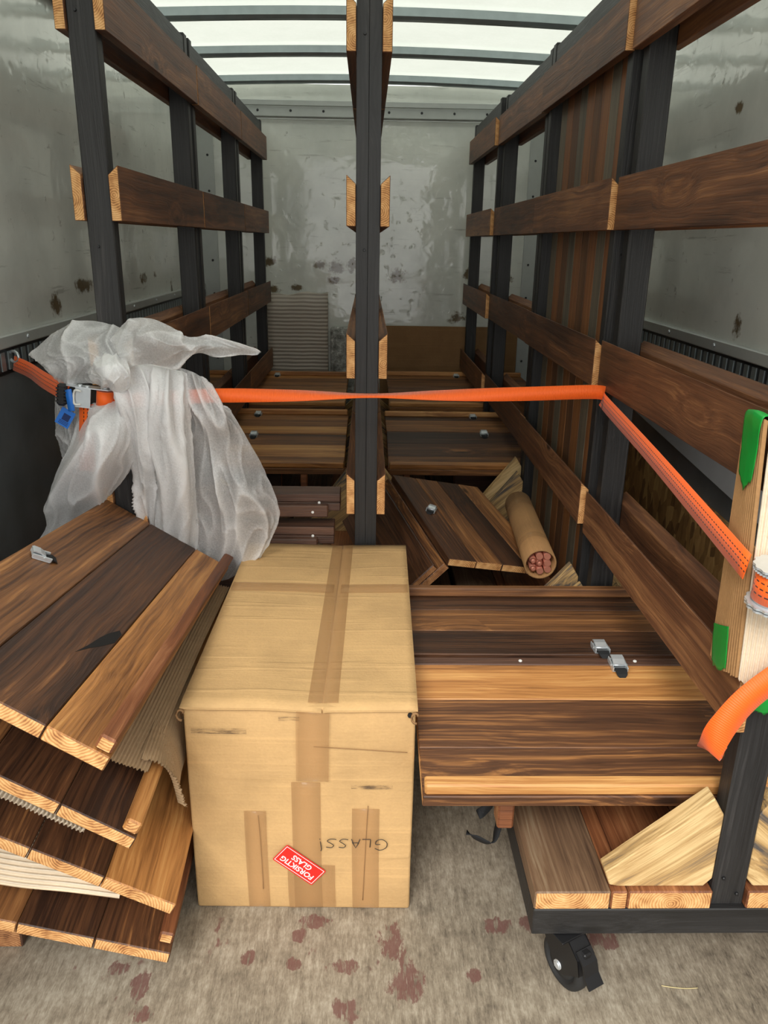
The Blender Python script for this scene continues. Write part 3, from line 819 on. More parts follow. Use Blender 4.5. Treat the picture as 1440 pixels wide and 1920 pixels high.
# low block supports between decks and panels
def block(x, y, z0, z1, label, sx=0.05, sy=0.07, m='redbrown'):
    tag(add('support_block', box_me(sx, sy, z1-z0, MW[m], END_B, 0.004), None, T(x, y, z0)), label, 'block', 'support blocks under the panels')
block(0.300, 1.375, 0.330, 0.402, 'short block under the front edge of the amber-striped panel', 0.034, 0.05)
def bearers(cx, spots, who):
    for y, z1, which in spots:
        z1 -= 0.007
        tag(add('bearer', box_me(0.62, 0.05, z1-0.2605, MW['chocolate'], END_B, 0.003), None, T(cx, y, 0.2605)),
            'dark crosswise bearer under the %s of the %s panels' % (which, who), 'timber', 'bearers under the laid panels')
bearers(0.760, ((1.60, 0.4335, 'front half'), (2.12, 0.444, 'rear half')), 'front right')
bearers(0.765, ((3.90, 0.540, 'front half'), (4.36, 0.535, 'rear half')), 'rear right')
bearers(0.760, ((5.00, 0.5815, 'front half'), (5.46, 0.5885, 'rear half')), 'farthest right')
bearers(-0.740, ((3.87, 0.531, 'front half'), (4.34, 0.545, 'rear half')), 'left')
bearers(-0.740, ((4.97, 0.583, 'front half'), (5.42, 0.5885, 'rear half')), 'farthest left')
# visible block ends under the rear panels
block(0.190, 3.535, 0.400, 0.480, 'small block end under the rear right panel, above the dark gap', 0.03, 0.05)
block(-0.285, 3.50, 0.405, 0.487, 'small block end under the left panel, above the dark gap', 0.03, 0.05)

# two panels lying low in the nearest left rack, battens to the front
GL = 'dark panels with screws behind the cardboard box'
for i, (yf, zt, xr, xb, lab) in enumerate(((2.50, 0.700, -0.085, -0.125, 'upper dark panel with white screw heads behind the cardboard box'),
                                            (2.435, 0.606, -0.103, -0.157, 'lower dark panel with white screw heads behind the cardboard box'))):
    e = empty('dark_panel', T(-0.62, yf, zt-0.056)); tag(e, lab, 'panel', GL)
    Lx = xr+0.62
    add('plank', box_me(Lx, 0.09, 0.028, MW['chocolate'], END_B, 0.002), e, T(Lx/2, 0.045+0.006, 0.0285))
    add('plank', box_me(Lx, 0.095, 0.028, MW['chocolate'], END_B, 0.002), e, T(Lx/2, 0.0475, 0))
    Lb = xb+0.62
    add('batten', box_me(Lb, 0.028, 0.040, MW['chocolate'], END_B, 0.003), e, T(Lb/2, -0.0145, -0.014))
    for xx in (Lb-0.05, Lb-0.30):
        add('screw', screw_me(), e, T(xx, -0.0285, 0.004) @ RX(math.pi/2))
    add('screw', screw_me(), e, T(Lx-0.07, -0.0002, 0.040-0.012) @ RX(math.pi/2))
tag(add('support_block', box_me(0.34, 0.07, 0.272, MW['chocolate'], END_B, 0.003), None, T(-0.53, 2.50, 0.2605)),
    'dark timber block under the two dark panels with screws', 'block')

# two panels thrown together between the middle and right racks
FL = Vector((0.285, 2.470, 0.487)); gd = Vector((-0.175, 0.72, 0.086)); wd = Vector((0.93, 0.25, -0.20))
gd.normalize()
e = panel('tilted plank panel with a silver buckle, lying beside the cardboard roll', 'two panels tipped between the racks', FL - Vector((0,0,0.028)), wd, gd, 0.40, 0.74, ['dark'], (1,), batten=False)
bpy.data.objects.remove(e.children[0])
Wd = 0.40
nrm = gd.cross(wd).normalized()
# planks run along gd, laid side by side along wd
m = frame(FL, gd, -wd); e.matrix_local = m
y = 0
for mm, sp in zip(('dark','mid','dark','mid'), (0.105,0.10,0.10,0.095)):
    add('plank', box_me(0.74, sp-0.0012, 0.028, MW[mm], END, 0.0022), e, T(0.37, -(y+sp/2), -0.028)); y += sp
buckle(e, 0.40, -0.065, 0.0, math.radians(150), 1.1)
w2 = Vector((-0.70, -0.17, -0.69)); w2 = (w2 - gd*w2.dot(gd)).normalized()
m2 = frame(FL + w2*0.006 + Vector((-0.012,0,-0.012)), gd, w2)
e2 = empty('wooden_panel', m2); tag(e2, 'dark plank panel standing on edge against the tilted buckle panel', 'panel', 'two panels tipped between the racks')
y = 0
for mm, sp in zip(('dark','chocolate'), (0.14, 0.13)):
    add('plank', box_me(0.745, sp-0.0012, 0.028, MW[mm], END_B, 0.0022), e2, T(0.3725, y+sp/2, -0.030)); y += sp
add('batten', box_me(0.73, 0.17, 0.024, MW['dark'], END_B, 0.003), e2, T(0.365, 0.115, -0.0005))

# ------------------------------------------------------------------ big cardboard box
BX = empty('cardboard_box', T(-0.139, 1.463, 0) @ RZ(math.radians(-1.0)))
tag(BX, 'big brown cardboard box with a red fragile sticker and handwriting', 'box')
bw_, bl_, bh_ = 0.502, 0.935, 0.556
def rough_box(x0, x1, y0, y1, z0, z1, n, amp, seed, mat):
    """box with slightly uneven faces and softened edges"""
    bm = bmesh.new(); bm_box(bm, x0, x1, y0, y1, z0, z1)
    bmesh.ops.remove_doubles(bm, verts=bm.verts, dist=1e-5)
    bmesh.ops.bevel(bm, geom=list(bm.edges), offset=0.006, segments=2, affect='EDGES', profile=0.5)
    bmesh.ops.subdivide_edges(bm, edges=[e for e in bm.edges if e.calc_length() > 0.1], cuts=n, use_grid_fill=True)
    for v in bm.verts:
        if v.co.z < z0+0.004: continue
        q = v.co*4 + Vector((seed, seed*2, 0))
        v.co += Vector((noise.noise(q), noise.noise(q+Vector((9,3,1))), noise.noise(q+Vector((4,7,5)))))*amp
    return finish(bm, 'carton', mat, True)
add('body', rough_box(-bw_/2, bw_/2, 0.004, bl_, 0, bh_-0.007, 7, 0.0022, 3.0, CARD), BX)
def flap(x0, x1, seed):
    bm = bmesh.new(); nx, ny = 10, 24; top = []; bot = []
    for j in range(ny+1):
        yy = -0.004 + (bl_+0.006)*j/ny; ra = []; rb = []
        for i in range(nx+1):
            xx = x0 + (x1-x0)*i/nx
            e_ = 0.0016*noise.noise(Vector((xx*9+seed, yy*7, 0)))
            mid = 1-min(1, abs(xx-0.05)/0.25)
            z = bh_ - 0.0055*mid**2 + e_ + 0.008*max(0, yy/bl_)
            if j == 0: z -= 0.003
            jag = 0.0015*noise.noise(Vector((xx*120, seed, 0))) if j == 0 else 0
            ra.append(bm.verts.new((xx, yy+jag, z))); rb.append(bm.verts.new((xx, yy+jag, z-0.005)))
        top.append(ra); bot.append(rb)
    for j in range(ny):
        for i in range(nx):
            f = bm.faces.new((top[j][i], top[j][i+1], top[j+1][i+1], top[j+1][i])); f.smooth = True
            bm.faces.new((bot[j][i], bot[j+1][i], bot[j+1][i+1], bot[j][i+1]))
    for j in range(ny):
        bm.faces.new((top[j][0], top[j+1][0], bot[j+1][0], bot[j][0])); bm.faces.new((top[j][nx], bot[j][nx], bot[j+1][nx], top[j+1][nx]))
    for i in range(nx):
        bm.faces.new((top[0][i], bot[0][i], bot[0][i+1], top[0][i+1])); bm.faces.new((top[ny][i], top[ny][i+1], bot[ny][i+1], bot[ny][i]))
    return finish(bm, 'flap', CARD)
SEAM = 0.050
add('flap', flap(-bw_/2-0.004, SEAM-0.0018, 1.3), BX)
add('flap', flap(SEAM+0.0018, bw_/2+0.004, 7.7), BX)
# torn corner curls
for xx, yy in ((-bw_/2-0.001, -0.004), (bw_/2-0.001, -0.006)):
    bm = bmesh.new(); pts = []
    for k in range(10):
        a = k*0.55; r = 0.006+0.0009*k
        pts.append((xx+r*math.cos(a)*0.8, yy-0.002-0.0008*k, bh_-0.016+r*math.sin(a)))
    tube_path(bm, pts, 0.0028, 5)
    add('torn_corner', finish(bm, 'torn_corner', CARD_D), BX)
bm = bmesh.new(); cyl(bm, (bw_/2-0.012, 0.0035, bh_-0.02), (bw_/2-0.012, -0.0005, bh_-0.02), 0.006, 8)
add('corner_hole', finish(bm, 'corner_hole', BLACKP), BX)
def tape(name, pts, wdir, width, mat=TAPE):
    me = ribbon_me(pts, [wdir]*len(pts), width, [mat], 6, 0.0006)
    return add(name, me, BX)
zt = bh_ + 0.0012
tape('tape', [(SEAM, 0.93, zt+0.004), (SEAM, 0.5, zt+0.0005), (SEAM, 0.02, zt-0.004)], (1,0,0), 0.066)
tape('tape', [(0.030, -0.0052, bh_-0.012), (0.028, -0.0042, bh_-0.06), (0.026, -0.003, bh_-0.19)], (1,0,0), 0.072)
tape('tape', [(-bw_/2, 0.60, zt+0.006), (-0.08, 0.60, zt+0.005), (0.04, 0.60, zt+0.002)], (0,1,0), 0.055)
tape('tape', [(0.06, 0.60, zt+0.002), (0.15, 0.60, zt+0.005), (bw_/2, 0.60, zt+0.006)], (0,1,0), 0.055)
for xc, z1, wdt in ((-0.105, 0.28, 0.050), (0.011, 0.36, 0.065), (0.145, 0.29, 0.062), (0.02, 0.13, 0.11)):
    tape('tape', [(xc, 0.0012, z1), (xc, 0.0010, z1/2), (xc+0.002, 0.0012, 0.006)], (1,0,0), wdt)
# dark scuffs and scratches
def stroke(name, pts, r, mat, parent=BX):
    bm = bmesh.new(); tube_path(bm, pts, r, 4); return add(name, finish(bm, name, mat), parent)
def scuff_mat():
    t = NT('dark_scuff'); o = t.obj(); n = t.noise(t.vmath('MULTIPLY', o, (22, 1, 260)), 1, 4, 0.7)
    t.col(srgb(88,70,58)); t.rough(0.8); t.l(t.smooth(n, 0.42, 0.75, 0.0, 0.7), t.b.inputs['Alpha']); return t.m
SC = scuff_mat()
for x0, x1, z0, z1 in ((-0.235,-0.115,0.486,0.499), (0.112,0.205,0.346,0.356), (-0.045,0.0,0.520,0.530)):
    bm = bmesh.new(); bm_box(bm, x0, x1, -0.0018, -0.0010, z0, z1); add('scuff', finish(bm, 'scuff', SC), BX)
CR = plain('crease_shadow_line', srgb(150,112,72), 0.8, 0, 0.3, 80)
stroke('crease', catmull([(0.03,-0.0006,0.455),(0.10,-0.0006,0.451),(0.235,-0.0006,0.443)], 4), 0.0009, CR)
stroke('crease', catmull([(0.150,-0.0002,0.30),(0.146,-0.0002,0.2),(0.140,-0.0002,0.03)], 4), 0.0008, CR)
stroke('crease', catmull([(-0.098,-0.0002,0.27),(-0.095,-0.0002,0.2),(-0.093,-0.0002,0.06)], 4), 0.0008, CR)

# sticker, upside down like the box
st = add('sticker', None, BX, None) if False else None
def text_me(body, size, mat):
    cu = bpy.data.curves.new('txt', 'FONT'); cu.body = body; cu.size = size; cu.align_x = 'CENTER'; cu.align_y = 'CENTER'
    cu.offset = size*0.018; cu.extrude = 0.0001; cu.resolution_u = 3
    ob = bpy.data.objects.new('txt', cu); COL.objects.link(ob)
    dg = bpy.context.evaluated_depsgraph_get(); dg.update()
    me = bpy.data.meshes.new_from_object(ob.evaluated_get(dg)); bpy.data.objects.remove(ob)
    me.materials.clear(); me.materials.append(mat)
    return me
def rrect(w, h, r, t, mat):
    bm = bmesh.new(); n = 5; vs = []
    for cx_, cy_, a0 in ((w/2-r, h/2-r, 0), (-w/2+r, h/2-r, 90), (-w/2+r, -h/2+r, 180), (w/2-r, -h/2+r, 270)):
        for k in range(n+1):
            a = math.radians(a0+90*k/n); vs.append((cx_+r*math.cos(a), cy_+r*math.sin(a)))
    a = [bm.verts.new((x, y, 0)) for x, y in vs]; b = [bm.verts.new((x, y, t)) for x, y in vs]
    bm.faces.new(a[::-1]); bm.faces.new(b)
    for i in range(len(vs)): bm.faces.new((a[i], a[(i+1) % len(vs)], b[(i+1) % len(vs)], b[i]))
    return finish(bm, 'rrect', mat)
# local frame on the front face: X to the right of the photo, Y up, Z out of the face
FF = Matrix(((1,0,0,0),(0,0,-1,0),(0,1,0,0),(0,0,0,1)))
sk = add('sticker', rrect(0.116, 0.054, 0.003, 0.0006, RED), BX, T(-0.007, -0.0022, 0.133) @ FF @ RZ(math.radians(180-40)))
bm = bmesh.new()
for (x0, x1, y0, y1) in ((-0.054,0.054,0.0226,0.0238), (-0.054,0.054,-0.0238,-0.0226), (-0.0552,-0.054,-0.0238,0.0238), (0.054,0.0552,-0.0238,0.0238)):
    bm_box(bm, x0, x1, y0, y1, 0.0006, 0.0008)
add('border', finish(bm, 'border', WHITE), sk)
add('lettering', text_me('FORSIKTIG', 0.0195, WHITE), sk, T(0, 0.0088, 0.0008))
add('lettering', text_me('GLASS', 0.0195, WHITE), sk, T(0, -0.0100, 0.0008))
# handwriting, upside down: strokes written in a frame turned by 180 degrees
HW = {'G': [[(0.9,0.85),(0.5,1.0),(0.05,0.75),(0.0,0.3),(0.35,0.0),(0.75,0.1),(0.85,0.45),(0.5,0.45)]],
      'L': [[(0.2,1.0),(0.15,0.1),(0.25,0.0),(0.9,0.0)]],
      'A': [[(0.0,0.0),(0.4,1.0),(0.8,0.0)], [(0.1,0.42),(0.75,0.42)]],
      'S': [[(0.9,0.95),(0.45,1.0),(0.25,0.75),(0.5,0.5),(0.8,0.25),(0.5,0.0),(0.0,0.05)]],
      '!': [[(0.5,1.3),(0.35,1.1),(0.55,0.3)], [(0.6,0.0),(0.62,0.05)]]}
hwm = T(0.194, -0.0018, 0.208) @ FF @ RZ(math.pi)
bm = bmesh.new(); xx = 0.0
for ch, wch, hch in (('G',0.030,0.030),('L',0.025,0.022),('A',0.024,0.024),('S',0.024,0.024),('S',0.026,0.024),('!',0.014,0.026)):
    for s_ in HW[ch]:
        pts = catmull([(xx+px*wch, py*hch, 0.0) for px, py in s_], 5 if ch in 'GS' else 2)
        tube_path(bm, pts, 0.0010, 4)
    xx += wch*1.12
add('handwriting', finish(bm, 'handwriting', INK), BX, hwm)

# ------------------------------------------------------------------ curved sheets
def grid_pts(ctrl, nu, nv):
    rows = [catmull([Vector(p) for p in r], nu) for r in ctrl]
    cols = list(zip(*rows))
    cc = [catmull(list(c), nv) for c in cols]
    return [[cc[i][j] for i in range(len(cc))] for j in range(len(cc[0]))]

def grid_normals(G_):
    nv, nu = len(G_), len(G_[0]); N_ = []
    for j in range(nv):
        r = []
        for i in range(nu):
            du = G_[j][min(i+1, nu-1)] - G_[j][max(i-1, 0)]
            dv = G_[min(j+1, nv-1)][i] - G_[max(j-1, 0)][i]
            n = du.cross(dv)
            r.append(n.normalized() if n.length > 1e-9 else Vector((0, -1, 0)))
        N_.append(r)
    return N_

def grid_faces(bm, G_, thick=0.0, N_=None):
    V = [[bm.verts.new(p) for p in r] for r in G_]
    for j in range(len(V)-1):
        for i in range(len(V[0])-1):
            f = bm.faces.new((V[j][i], V[j][i+1], V[j+1][i+1], V[j+1][i])); f.smooth = True
    return V

def corrugated(ctrl, pitch, amp, mat, nv=6, jag=0.004, seed=0):
    """single-faced corrugated paper: real flutes running along the v direction, ragged v ends"""
    base = [catmull([Vector(p) for p in r], 12) for r in ctrl]
    # resample every control row by arc length so flutes stay parallel
    Lm = sum((base[0][i+1]-base[0][i]).length for i in range(len(base[0])-1))
    n = max(12, int(Lm/pitch*6)); rows = []
    for b in base:
        s = [0]
        for i in range(len(b)-1): s.append(s[-1]+(b[i+1]-b[i]).length)
        r = []; k = 0
        for i in range(n+1):
            t = s[-1]*i/n
            while k < len(s)-2 and s[k+1] < t: k += 1
            r.append(b[k].lerp(b[k+1], (t-s[k])/max(1e-9, s[k+1]-s[k])))
        rows.append(r)
    cols = [catmull([rows[j][i] for j in range(len(rows))], nv) for i in range(n+1)]
    G_ = [[cols[i][j] for i in range(n+1)] for j in range(len(cols[0]))]
    N_ = grid_normals(G_)
    for j in range(len(G_)):
        for i in range(n+1):
            ph = 2*math.pi*i/6
            G_[j][i] = G_[j][i] + N_[j][i]*amp*math.sin(ph)
    for i in range(n+1):
        d0 = (G_[0][i]-G_[1][i]).normalized(); d1 = (G_[-1][i]-G_[-2][i]).normalized()
        G_[0][i] = G_[0][i] + d0*jag*noise.noise(Vector((i*0.21, seed, 0)))
        G_[-1][i] = G_[-1][i] + d1*jag*noise.noise(Vector((i*0.17, seed+5, 0)))
    bm = bmesh.new()
    grid_faces(bm, G_)
    back = [[p - nn*0.0012 for p, nn in zip(r, nr)] for r, nr in zip(G_, N_)]
    V2 = grid_faces(bm, back)
    return finish(bm, 'corrugated', mat)

def yz(rows): return [[(x, y, z) for x, z in r] for y, r in rows]
GC = 'corrugated sheets between the leaning panels'
tag(add('corrugated_sheet', corrugated(yz([(1.32, [(-0.62,0.60),(-0.55,0.555),(-0.49,0.522),(-0.428,0.497)]), (1.75, [(-0.62,0.60),(-0.55,0.56),(-0.49,0.53),(-0.415,0.520)]), (2.20, [(-0.62,0.585),(-0.55,0.55),(-0.49,0.52),(-0.412,0.498)])]), 0.0074, 0.0021, CORR, 4, 0.006, 1)),
    'corrugated paper sheet showing from under the topmost leaning panel', 'cardboard', GC)
tag(add('corrugated_sheet', corrugated(yz([(1.34, [(-0.445,0.512),(-0.41,0.503),(-0.378,0.465),(-0.362,0.395)]), (1.455, [(-0.45,0.515),(-0.425,0.505),(-0.408,0.465),(-0.400,0.395)]), (2.20, [(-0.50,0.475),(-0.47,0.470),(-0.445,0.44),(-0.435,0.38)])]), 0.0074, 0.0021, CORR, 4, 0.006, 2)),
    'corrugated paper sheet drooping down beside the big cardboard box', 'cardboard', GC)
c3 = [[(-0.79,1.285,0.262),(-0.79,1.33,0.300),(-0.79,1.42,0.325),(-0.79,1.6,0.335)], [(-0.70,1.285,0.242),(-0.70,1.33,0.278),(-0.70,1.42,0.300),(-0.70,1.6,0.31)],
      [(-0.60,1.285,0.229),(-0.60,1.33,0.256),(-0.60,1.42,0.268),(-0.60,1.6,0.275)], [(-0.50,1.285,0.212),(-0.50,1.33,0.228),(-0.50,1.42,0.232),(-0.50,1.6,0.235)]]
tag(add('corrugated_sheet', corrugated(c3, 0.0098, 0.0042, CORR_W, 6, 0.004, 3)),
    'pale corrugated paper sheet curling up above the lowest leaning panel', 'cardboard', GC)
tag(add('corrugated_sheet', corrugated(yz([(1.262, [(-0.82,0.545),(-0.69,0.482),(-0.62,0.442),(-0.545,0.400)]), (1.5, [(-0.82,0.545),(-0.69,0.482),(-0.62,0.442),(-0.545,0.400)]), (1.9, [(-0.82,0.545),(-0.69,0.482),(-0.62,0.442),(-0.545,0.400)])]), 0.0085, 0.0026, CORR_W, 3, 0.002, 4)),
    'thin corrugated paper edge between second and third leaning panels', 'cardboard', GC)

# ------------------------------------------------------------------ white foam film
FILM = {'drape':[[[-0.698,2.2,1.136],[-0.656,2.19,1.163],[-0.607,2.2,1.168],[-0.552,2.21,1.158],[-0.503,2.22,1.143]],[[-0.689,2.17,1.082],[-0.639,2.13,1.083],[-0.599,2.17,1.083],[-0.547,2.14,1.09],[-0.497,2.2,1.064]],[[-0.675,2.2,0.978],[-0.629,2.15,0.975],[-0.615,2.2,0.947],[-0.549,2.14,0.971],[-0.503,2.22,0.967]],[[-0.668,2.25,0.837],[-0.643,2.2,0.82],[-0.624,2.24,0.8],[-0.536,2.17,0.822],[-0.504,2.24,0.842]],[[-0.683,2.28,0.71],[-0.662,2.26,0.692],[-0.629,2.28,0.659],[-0.533,2.22,0.69],[-0.516,2.27,0.715]],[[-0.648,2.29,0.664],[-0.618,2.29,0.62],[-0.582,2.3,0.581],[-0.554,2.28,0.572],[-0.543,2.3,0.555]]],'wing':[[[-0.543,2.235,1.162],[-0.495,2.22,1.15],[-0.467,2.22,1.134],[-0.448,2.23,1.1]],[[-0.519,2.23,1.05],[-0.468,2.2,1.049],[-0.421,2.19,1.052],[-0.391,2.24,1.019]],[[-0.52,2.25,0.936],[-0.458,2.23,0.934],[-0.392,2.21,0.944],[-0.345,2.26,0.932]],[[-0.521,2.26,0.819],[-0.439,2.22,0.824],[-0.362,2.2,0.839],[-0.304,2.27,0.848]],[[-0.524,2.27,0.698],[-0.435,2.25,0.692],[-0.345,2.22,0.726],[-0.263,2.27,0.723]],[[-0.526,2.29,0.577],[-0.445,2.27,0.568],[-0.36,2.26,0.599],[-0.293,2.28,0.63]],[[-0.486,2.29,0.486],[-0.445,2.29,0.481],[-0.402,2.29,0.505],[-0.349,2.29,0.56]]],'puff':[[[-0.81,2.22,1.041],[-0.765,2.2,1.056],[-0.716,2.19,1.063],[-0.667,2.19,1.074]],[[-0.841,2.2,0.945],[-0.767,2.14,0.988],[-0.7,2.12,1.014],[-0.649,2.18,1.013]],[[-0.894,2.2,0.85],[-0.798,2.12,0.902],[-0.709,2.1,0.934],[-0.642,2.2,0.947]],[[-0.935,2.22,0.754],[-0.842,2.15,0.802],[-0.761,2.14,0.834],[-0.684,2.22,0.862]],[[-0.963,2.25,0.667],[-0.895,2.22,0.692],[-0.837,2.22,0.721],[-0.765,2.255,0.769]],[[-1.021,2.26,0.594],[-0.964,2.25,0.607],[-0.923,2.255,0.631],[-0.873,2.262,0.672]]],'tail':[[[-0.905,2.3,1.071],[-0.858,2.28,1.075],[-0.805,2.26,1.072]],[[-0.917,2.3,0.968],[-0.862,2.27,0.975],[-0.815,2.26,0.978]],[[-0.912,2.3,0.903],[-0.87,2.28,0.892],[-0.818,2.26,0.882]],[[-0.905,2.3,0.862],[-0.87,2.29,0.857],[-0.829,2.26,0.849]]],'fan':[[[-0.94,2.24,1.182],[-0.872,2.25,1.243],[-0.795,2.25,1.277],[-0.712,2.24,1.272],[-0.642,2.22,1.246]],[[-0.892,2.2,1.163],[-0.824,2.18,1.21],[-0.761,2.18,1.232],[-0.694,2.19,1.225],[-0.643,2.2,1.21]],[[-0.873,2.2,1.141],[-0.802,2.17,1.161],[-0.743,2.15,1.174],[-0.689,2.17,1.177],[-0.645,2.18,1.173]],[[-0.858,2.22,1.12],[-0.795,2.2,1.116],[-0.743,2.2,1.119],[-0.699,2.2,1.126],[-0.661,2.2,1.137]]],'ribbon':[[[-0.702,2.2,1.233],[-0.642,2.18,1.287],[-0.579,2.16,1.297],[-0.529,2.17,1.276],[-0.495,2.18,1.25],[-0.454,2.19,1.246],[-0.405,2.2,1.243],[-0.341,2.2,1.228],[-0.293,2.21,1.206]],[[-0.672,2.17,1.203],[-0.615,2.12,1.241],[-0.561,2.1,1.244],[-0.518,2.13,1.227],[-0.492,2.16,1.221],[-0.451,2.17,1.226],[-0.407,2.18,1.223],[-0.347,2.19,1.215],[-0.296,2.2,1.204]],[[-0.661,2.18,1.154],[-0.615,2.15,1.178],[-0.572,2.15,1.174],[-0.53,2.18,1.16],[-0.508,2.2,1.181],[-0.463,2.2,1.202],[-0.417,2.2,1.194],[-0.355,2.2,1.2],[-0.302,2.2,1.2]]],'knot':[[[-0.735,2.2,1.185],[-0.697,2.17,1.196],[-0.654,2.17,1.189]],[[-0.761,2.18,1.152],[-0.685,2.1,1.173],[-0.629,2.11,1.173]],[[-0.752,2.17,1.13],[-0.681,2.1,1.145],[-0.628,2.11,1.142]],[[-0.737,2.19,1.112],[-0.695,2.15,1.112],[-0.647,2.15,1.106]]]}
LAYERS = {'drape': 0.80, 'wing': 0.44, 'puff': 0.72, 'tail': 0.44, 'fan': 0.52, 'ribbon': 0.58, 'knot': 0.85}
FOLD = {'drape': (4.6, 0.8, 0.026), 'wing': (3.2, 2.2, 0.020), 'puff': (2.8, 1.3, 0.026), 'tail': (3, 2, 0.012), 'fan': (4.0, 1.0, 0.018), 'ribbon': (4.0, 1.2, 0.014), 'knot': (3, 1.6, 0.014)}
bm = bmesh.new(); lay = bm.verts.layers.float.new('layers')
for si, (nm, ctrl) in enumerate(FILM.items()):
    nu = max(6, int(72/(len(ctrl[0])-1))); nv = max(6, int(78/(len(ctrl)-1)))
    G_ = grid_pts(ctrl, nu, nv); N_ = grid_normals(G_)
    nV, nU = len(G_), len(G_[0]); fu, fv, fa = FOLD[nm]; op = []
    for j in range(nV):
        ro = []
        for i in range(nU):
            u_, v_ = i/(nU-1), j/(nV-1); p = G_[j][i]
            sk_ = 0.35*noise.noise(Vector((u_*2, v_*2.5, si*5.0)))
            r1 = 1-abs(2*noise.noise(Vector(((u_+sk_*0.5)*fu, v_*fv, si*7.3))))
            r2 = 1-abs(2*noise.noise(Vector(((u_+sk_)*fu*2.3, (v_-sk_)*fv*2.4, si*7.3+3))))
            w_ = max(0, r1)**2.2*fa + max(0, r2)**6*fa*0.28 + noise.noise(p*60)*0.0012
            edge = min(1.0, min(i, nU-1-i, j, nV-1-j)/6.0)
            G_[j][i] = p + N_[j][i]*w_*(0.3+0.7*edge)*(-1 if N_[j][i].y > 0 else 1)
            ro.append(LAYERS[nm] + 0.30*max(0, r1)**5 + 0.22*max(0, r2)**6)
        op.append(ro)
        for i in (0, nU-1):
            s_ = (G_[j][i]-G_[j][1 if i == 0 else nU-2])
            G_[j][i] = G_[j][i] + s_*noise.noise(Vector((j*0.35, si, i)))*1.6
    V = grid_faces(bm, G_)
    for r_, o_ in zip(V, op):
        for v_, l_ in zip(r_, o_): v_[lay] = l_
ff = add('foam_film', finish(bm, 'foam_film', FILM_M))
tag(ff, 'crumpled translucent white foam film hanging over the orange strap', 'packing film')

# ------------------------------------------------------------------ roll of copper rods
A0 = Vector((0.588, 2.430, 0.484)); A1 = Vector((0.628, 3.080, 0.486)); ax = (A1-A0).normalized()
mroll = frame(A0, ax, (1,0,0))
rl = empty('cardboard_roll', mroll); tag(rl, 'corrugated cardboard roll packed with copper rods', 'roll')
RL = (A1-A0).length; RR = 0.054
bm = bmesh.new(); seg = 240; rings = []
for (x, r0, am) in ((0.0, RR, 0.0013), (RL*0.33, RR, 0.0006), (RL*0.66, RR*0.99, 0.0006), (RL, RR*0.97, 0.0013), (RL, RR*0.97-0.004, 0.0013), (RL*0.5, RR-0.005, 0.0013), (0.0, RR-0.004, 0.0013)):
    ring = []
    for k in range(seg):
        a = 2*math.pi*k/seg; r = r0*(1-0.05*abs(math.sin(a+0.6))) + am*math.sin(a*60)
        ring.append(bm.verts.new((x, r*math.cos(a), r*math.sin(a))))
    rings.append(ring)
for j in range(len(rings)):
    A, B = rings[j], rings[(j+1) % len(rings)]
    for k in range(seg):
        f = bm.faces.new((A[k], A[(k+1) % seg], B[(k+1) % seg], B[k])); f.smooth = True
add('paper_tube', finish(bm, 'paper_tube', CORR_B), rl)
for x in (0.13, 0.50):
    bm = bmesh.new(); ra = []
    for xx in (x, x+0.045):
        ra.append([bm.verts.new((xx, (RR*(1-0.05*abs(math.sin(a+0.6)))+0.0016)*math.cos(a), (RR*(1-0.05*abs(math.sin(a+0.6)))+0.0016)*math.sin(a))) for a in [2*math.pi*k/48 for k in range(48)]])
    for k in range(48):
        f = bm.faces.new((ra[0][k], ra[0][(k+1) % 48], ra[1][(k+1) % 48], ra[1][k])); f.smooth = True
    add('tape_band', finish(bm, 'tape_band', TAPE), rl)
RODS = [(-0.022,0.020),(0.001,0.026),(0.026,0.020),(-0.002,0.001),(0.024,-0.003),(-0.024,-0.008),(-0.004,-0.026),(0.022,-0.027)]
POS = ['upper left','upper middle','upper right','central','middle right','middle left','lower left','lower right']
for i, ((ry, rz), w_) in enumerate(zip(RODS, POS)):
    bm = bmesh.new(); dpt = 0.010 if i in (0, 3, 5) else 0.004
    cyl(bm, (dpt, 0, 0), (RL-0.02, 0, 0), 0.0112, 16)
    if i in (0, 3, 5): cyl(bm, (dpt, 0, 0), (dpt-0.006, 0, 0), 0.0112, 16, r1=0.005)
    o = add('copper_rod', finish(bm, 'copper_rod', COPPER), None, mroll @ T(0, ry, rz))
    tag(o, '%s copper rod end inside the cardboard roll' % w_, 'rod', 'copper rods in the cardboard roll')

# ------------------------------------------------------------------ orange straps
GO = 'orange lashing straps'
S1 = empty('ratchet_strap', T(-1.13, 2.547, 1.135)); tag(S1, 'long orange lashing strap with left ratchet, spanning the truck to the right rack', 'strap', GO)
inv = T(1.13, -2.547, -1.135)
def sp(name, pts, wd_, width, mat, sub=10, parent=S1, inv_=inv):
    me = ribbon_me([inv_ @ Vector(p) for p in pts], wd_, width, [mat], sub)
    return add(name, me, parent)
up = (0, 0, 1)
sp('webbing', [(-1.118,2.535,1.118),(-1.04,2.46,1.108),(-0.95,2.34,1.098),(-0.84,2.205,1.088)], [(0.05,0.2,1),(0.05,0.25,1),(0.1,0.5,0.9),(0.1,0.7,0.6)], 0.046, ORANGE_D)
sp('webbing', [(-0.715,2.195,1.066),(-0.58,2.225,1.070),(-0.436,2.240,1.077),(-0.22,2.238,1.080),(0.004,2.236,1.083),(0.22,2.238,1.086),(0.44,2.240,1.092),(0.64,2.242,1.100),(0.686,2.246,1.096)],
   [up,up,(0,0.15,1),(0,0.75,0.75),(0,1,0.10),(0,0.80,0.6),(0,0.35,1),(0,0.1,1),(0,0,1)], 0.040, ORANGE)
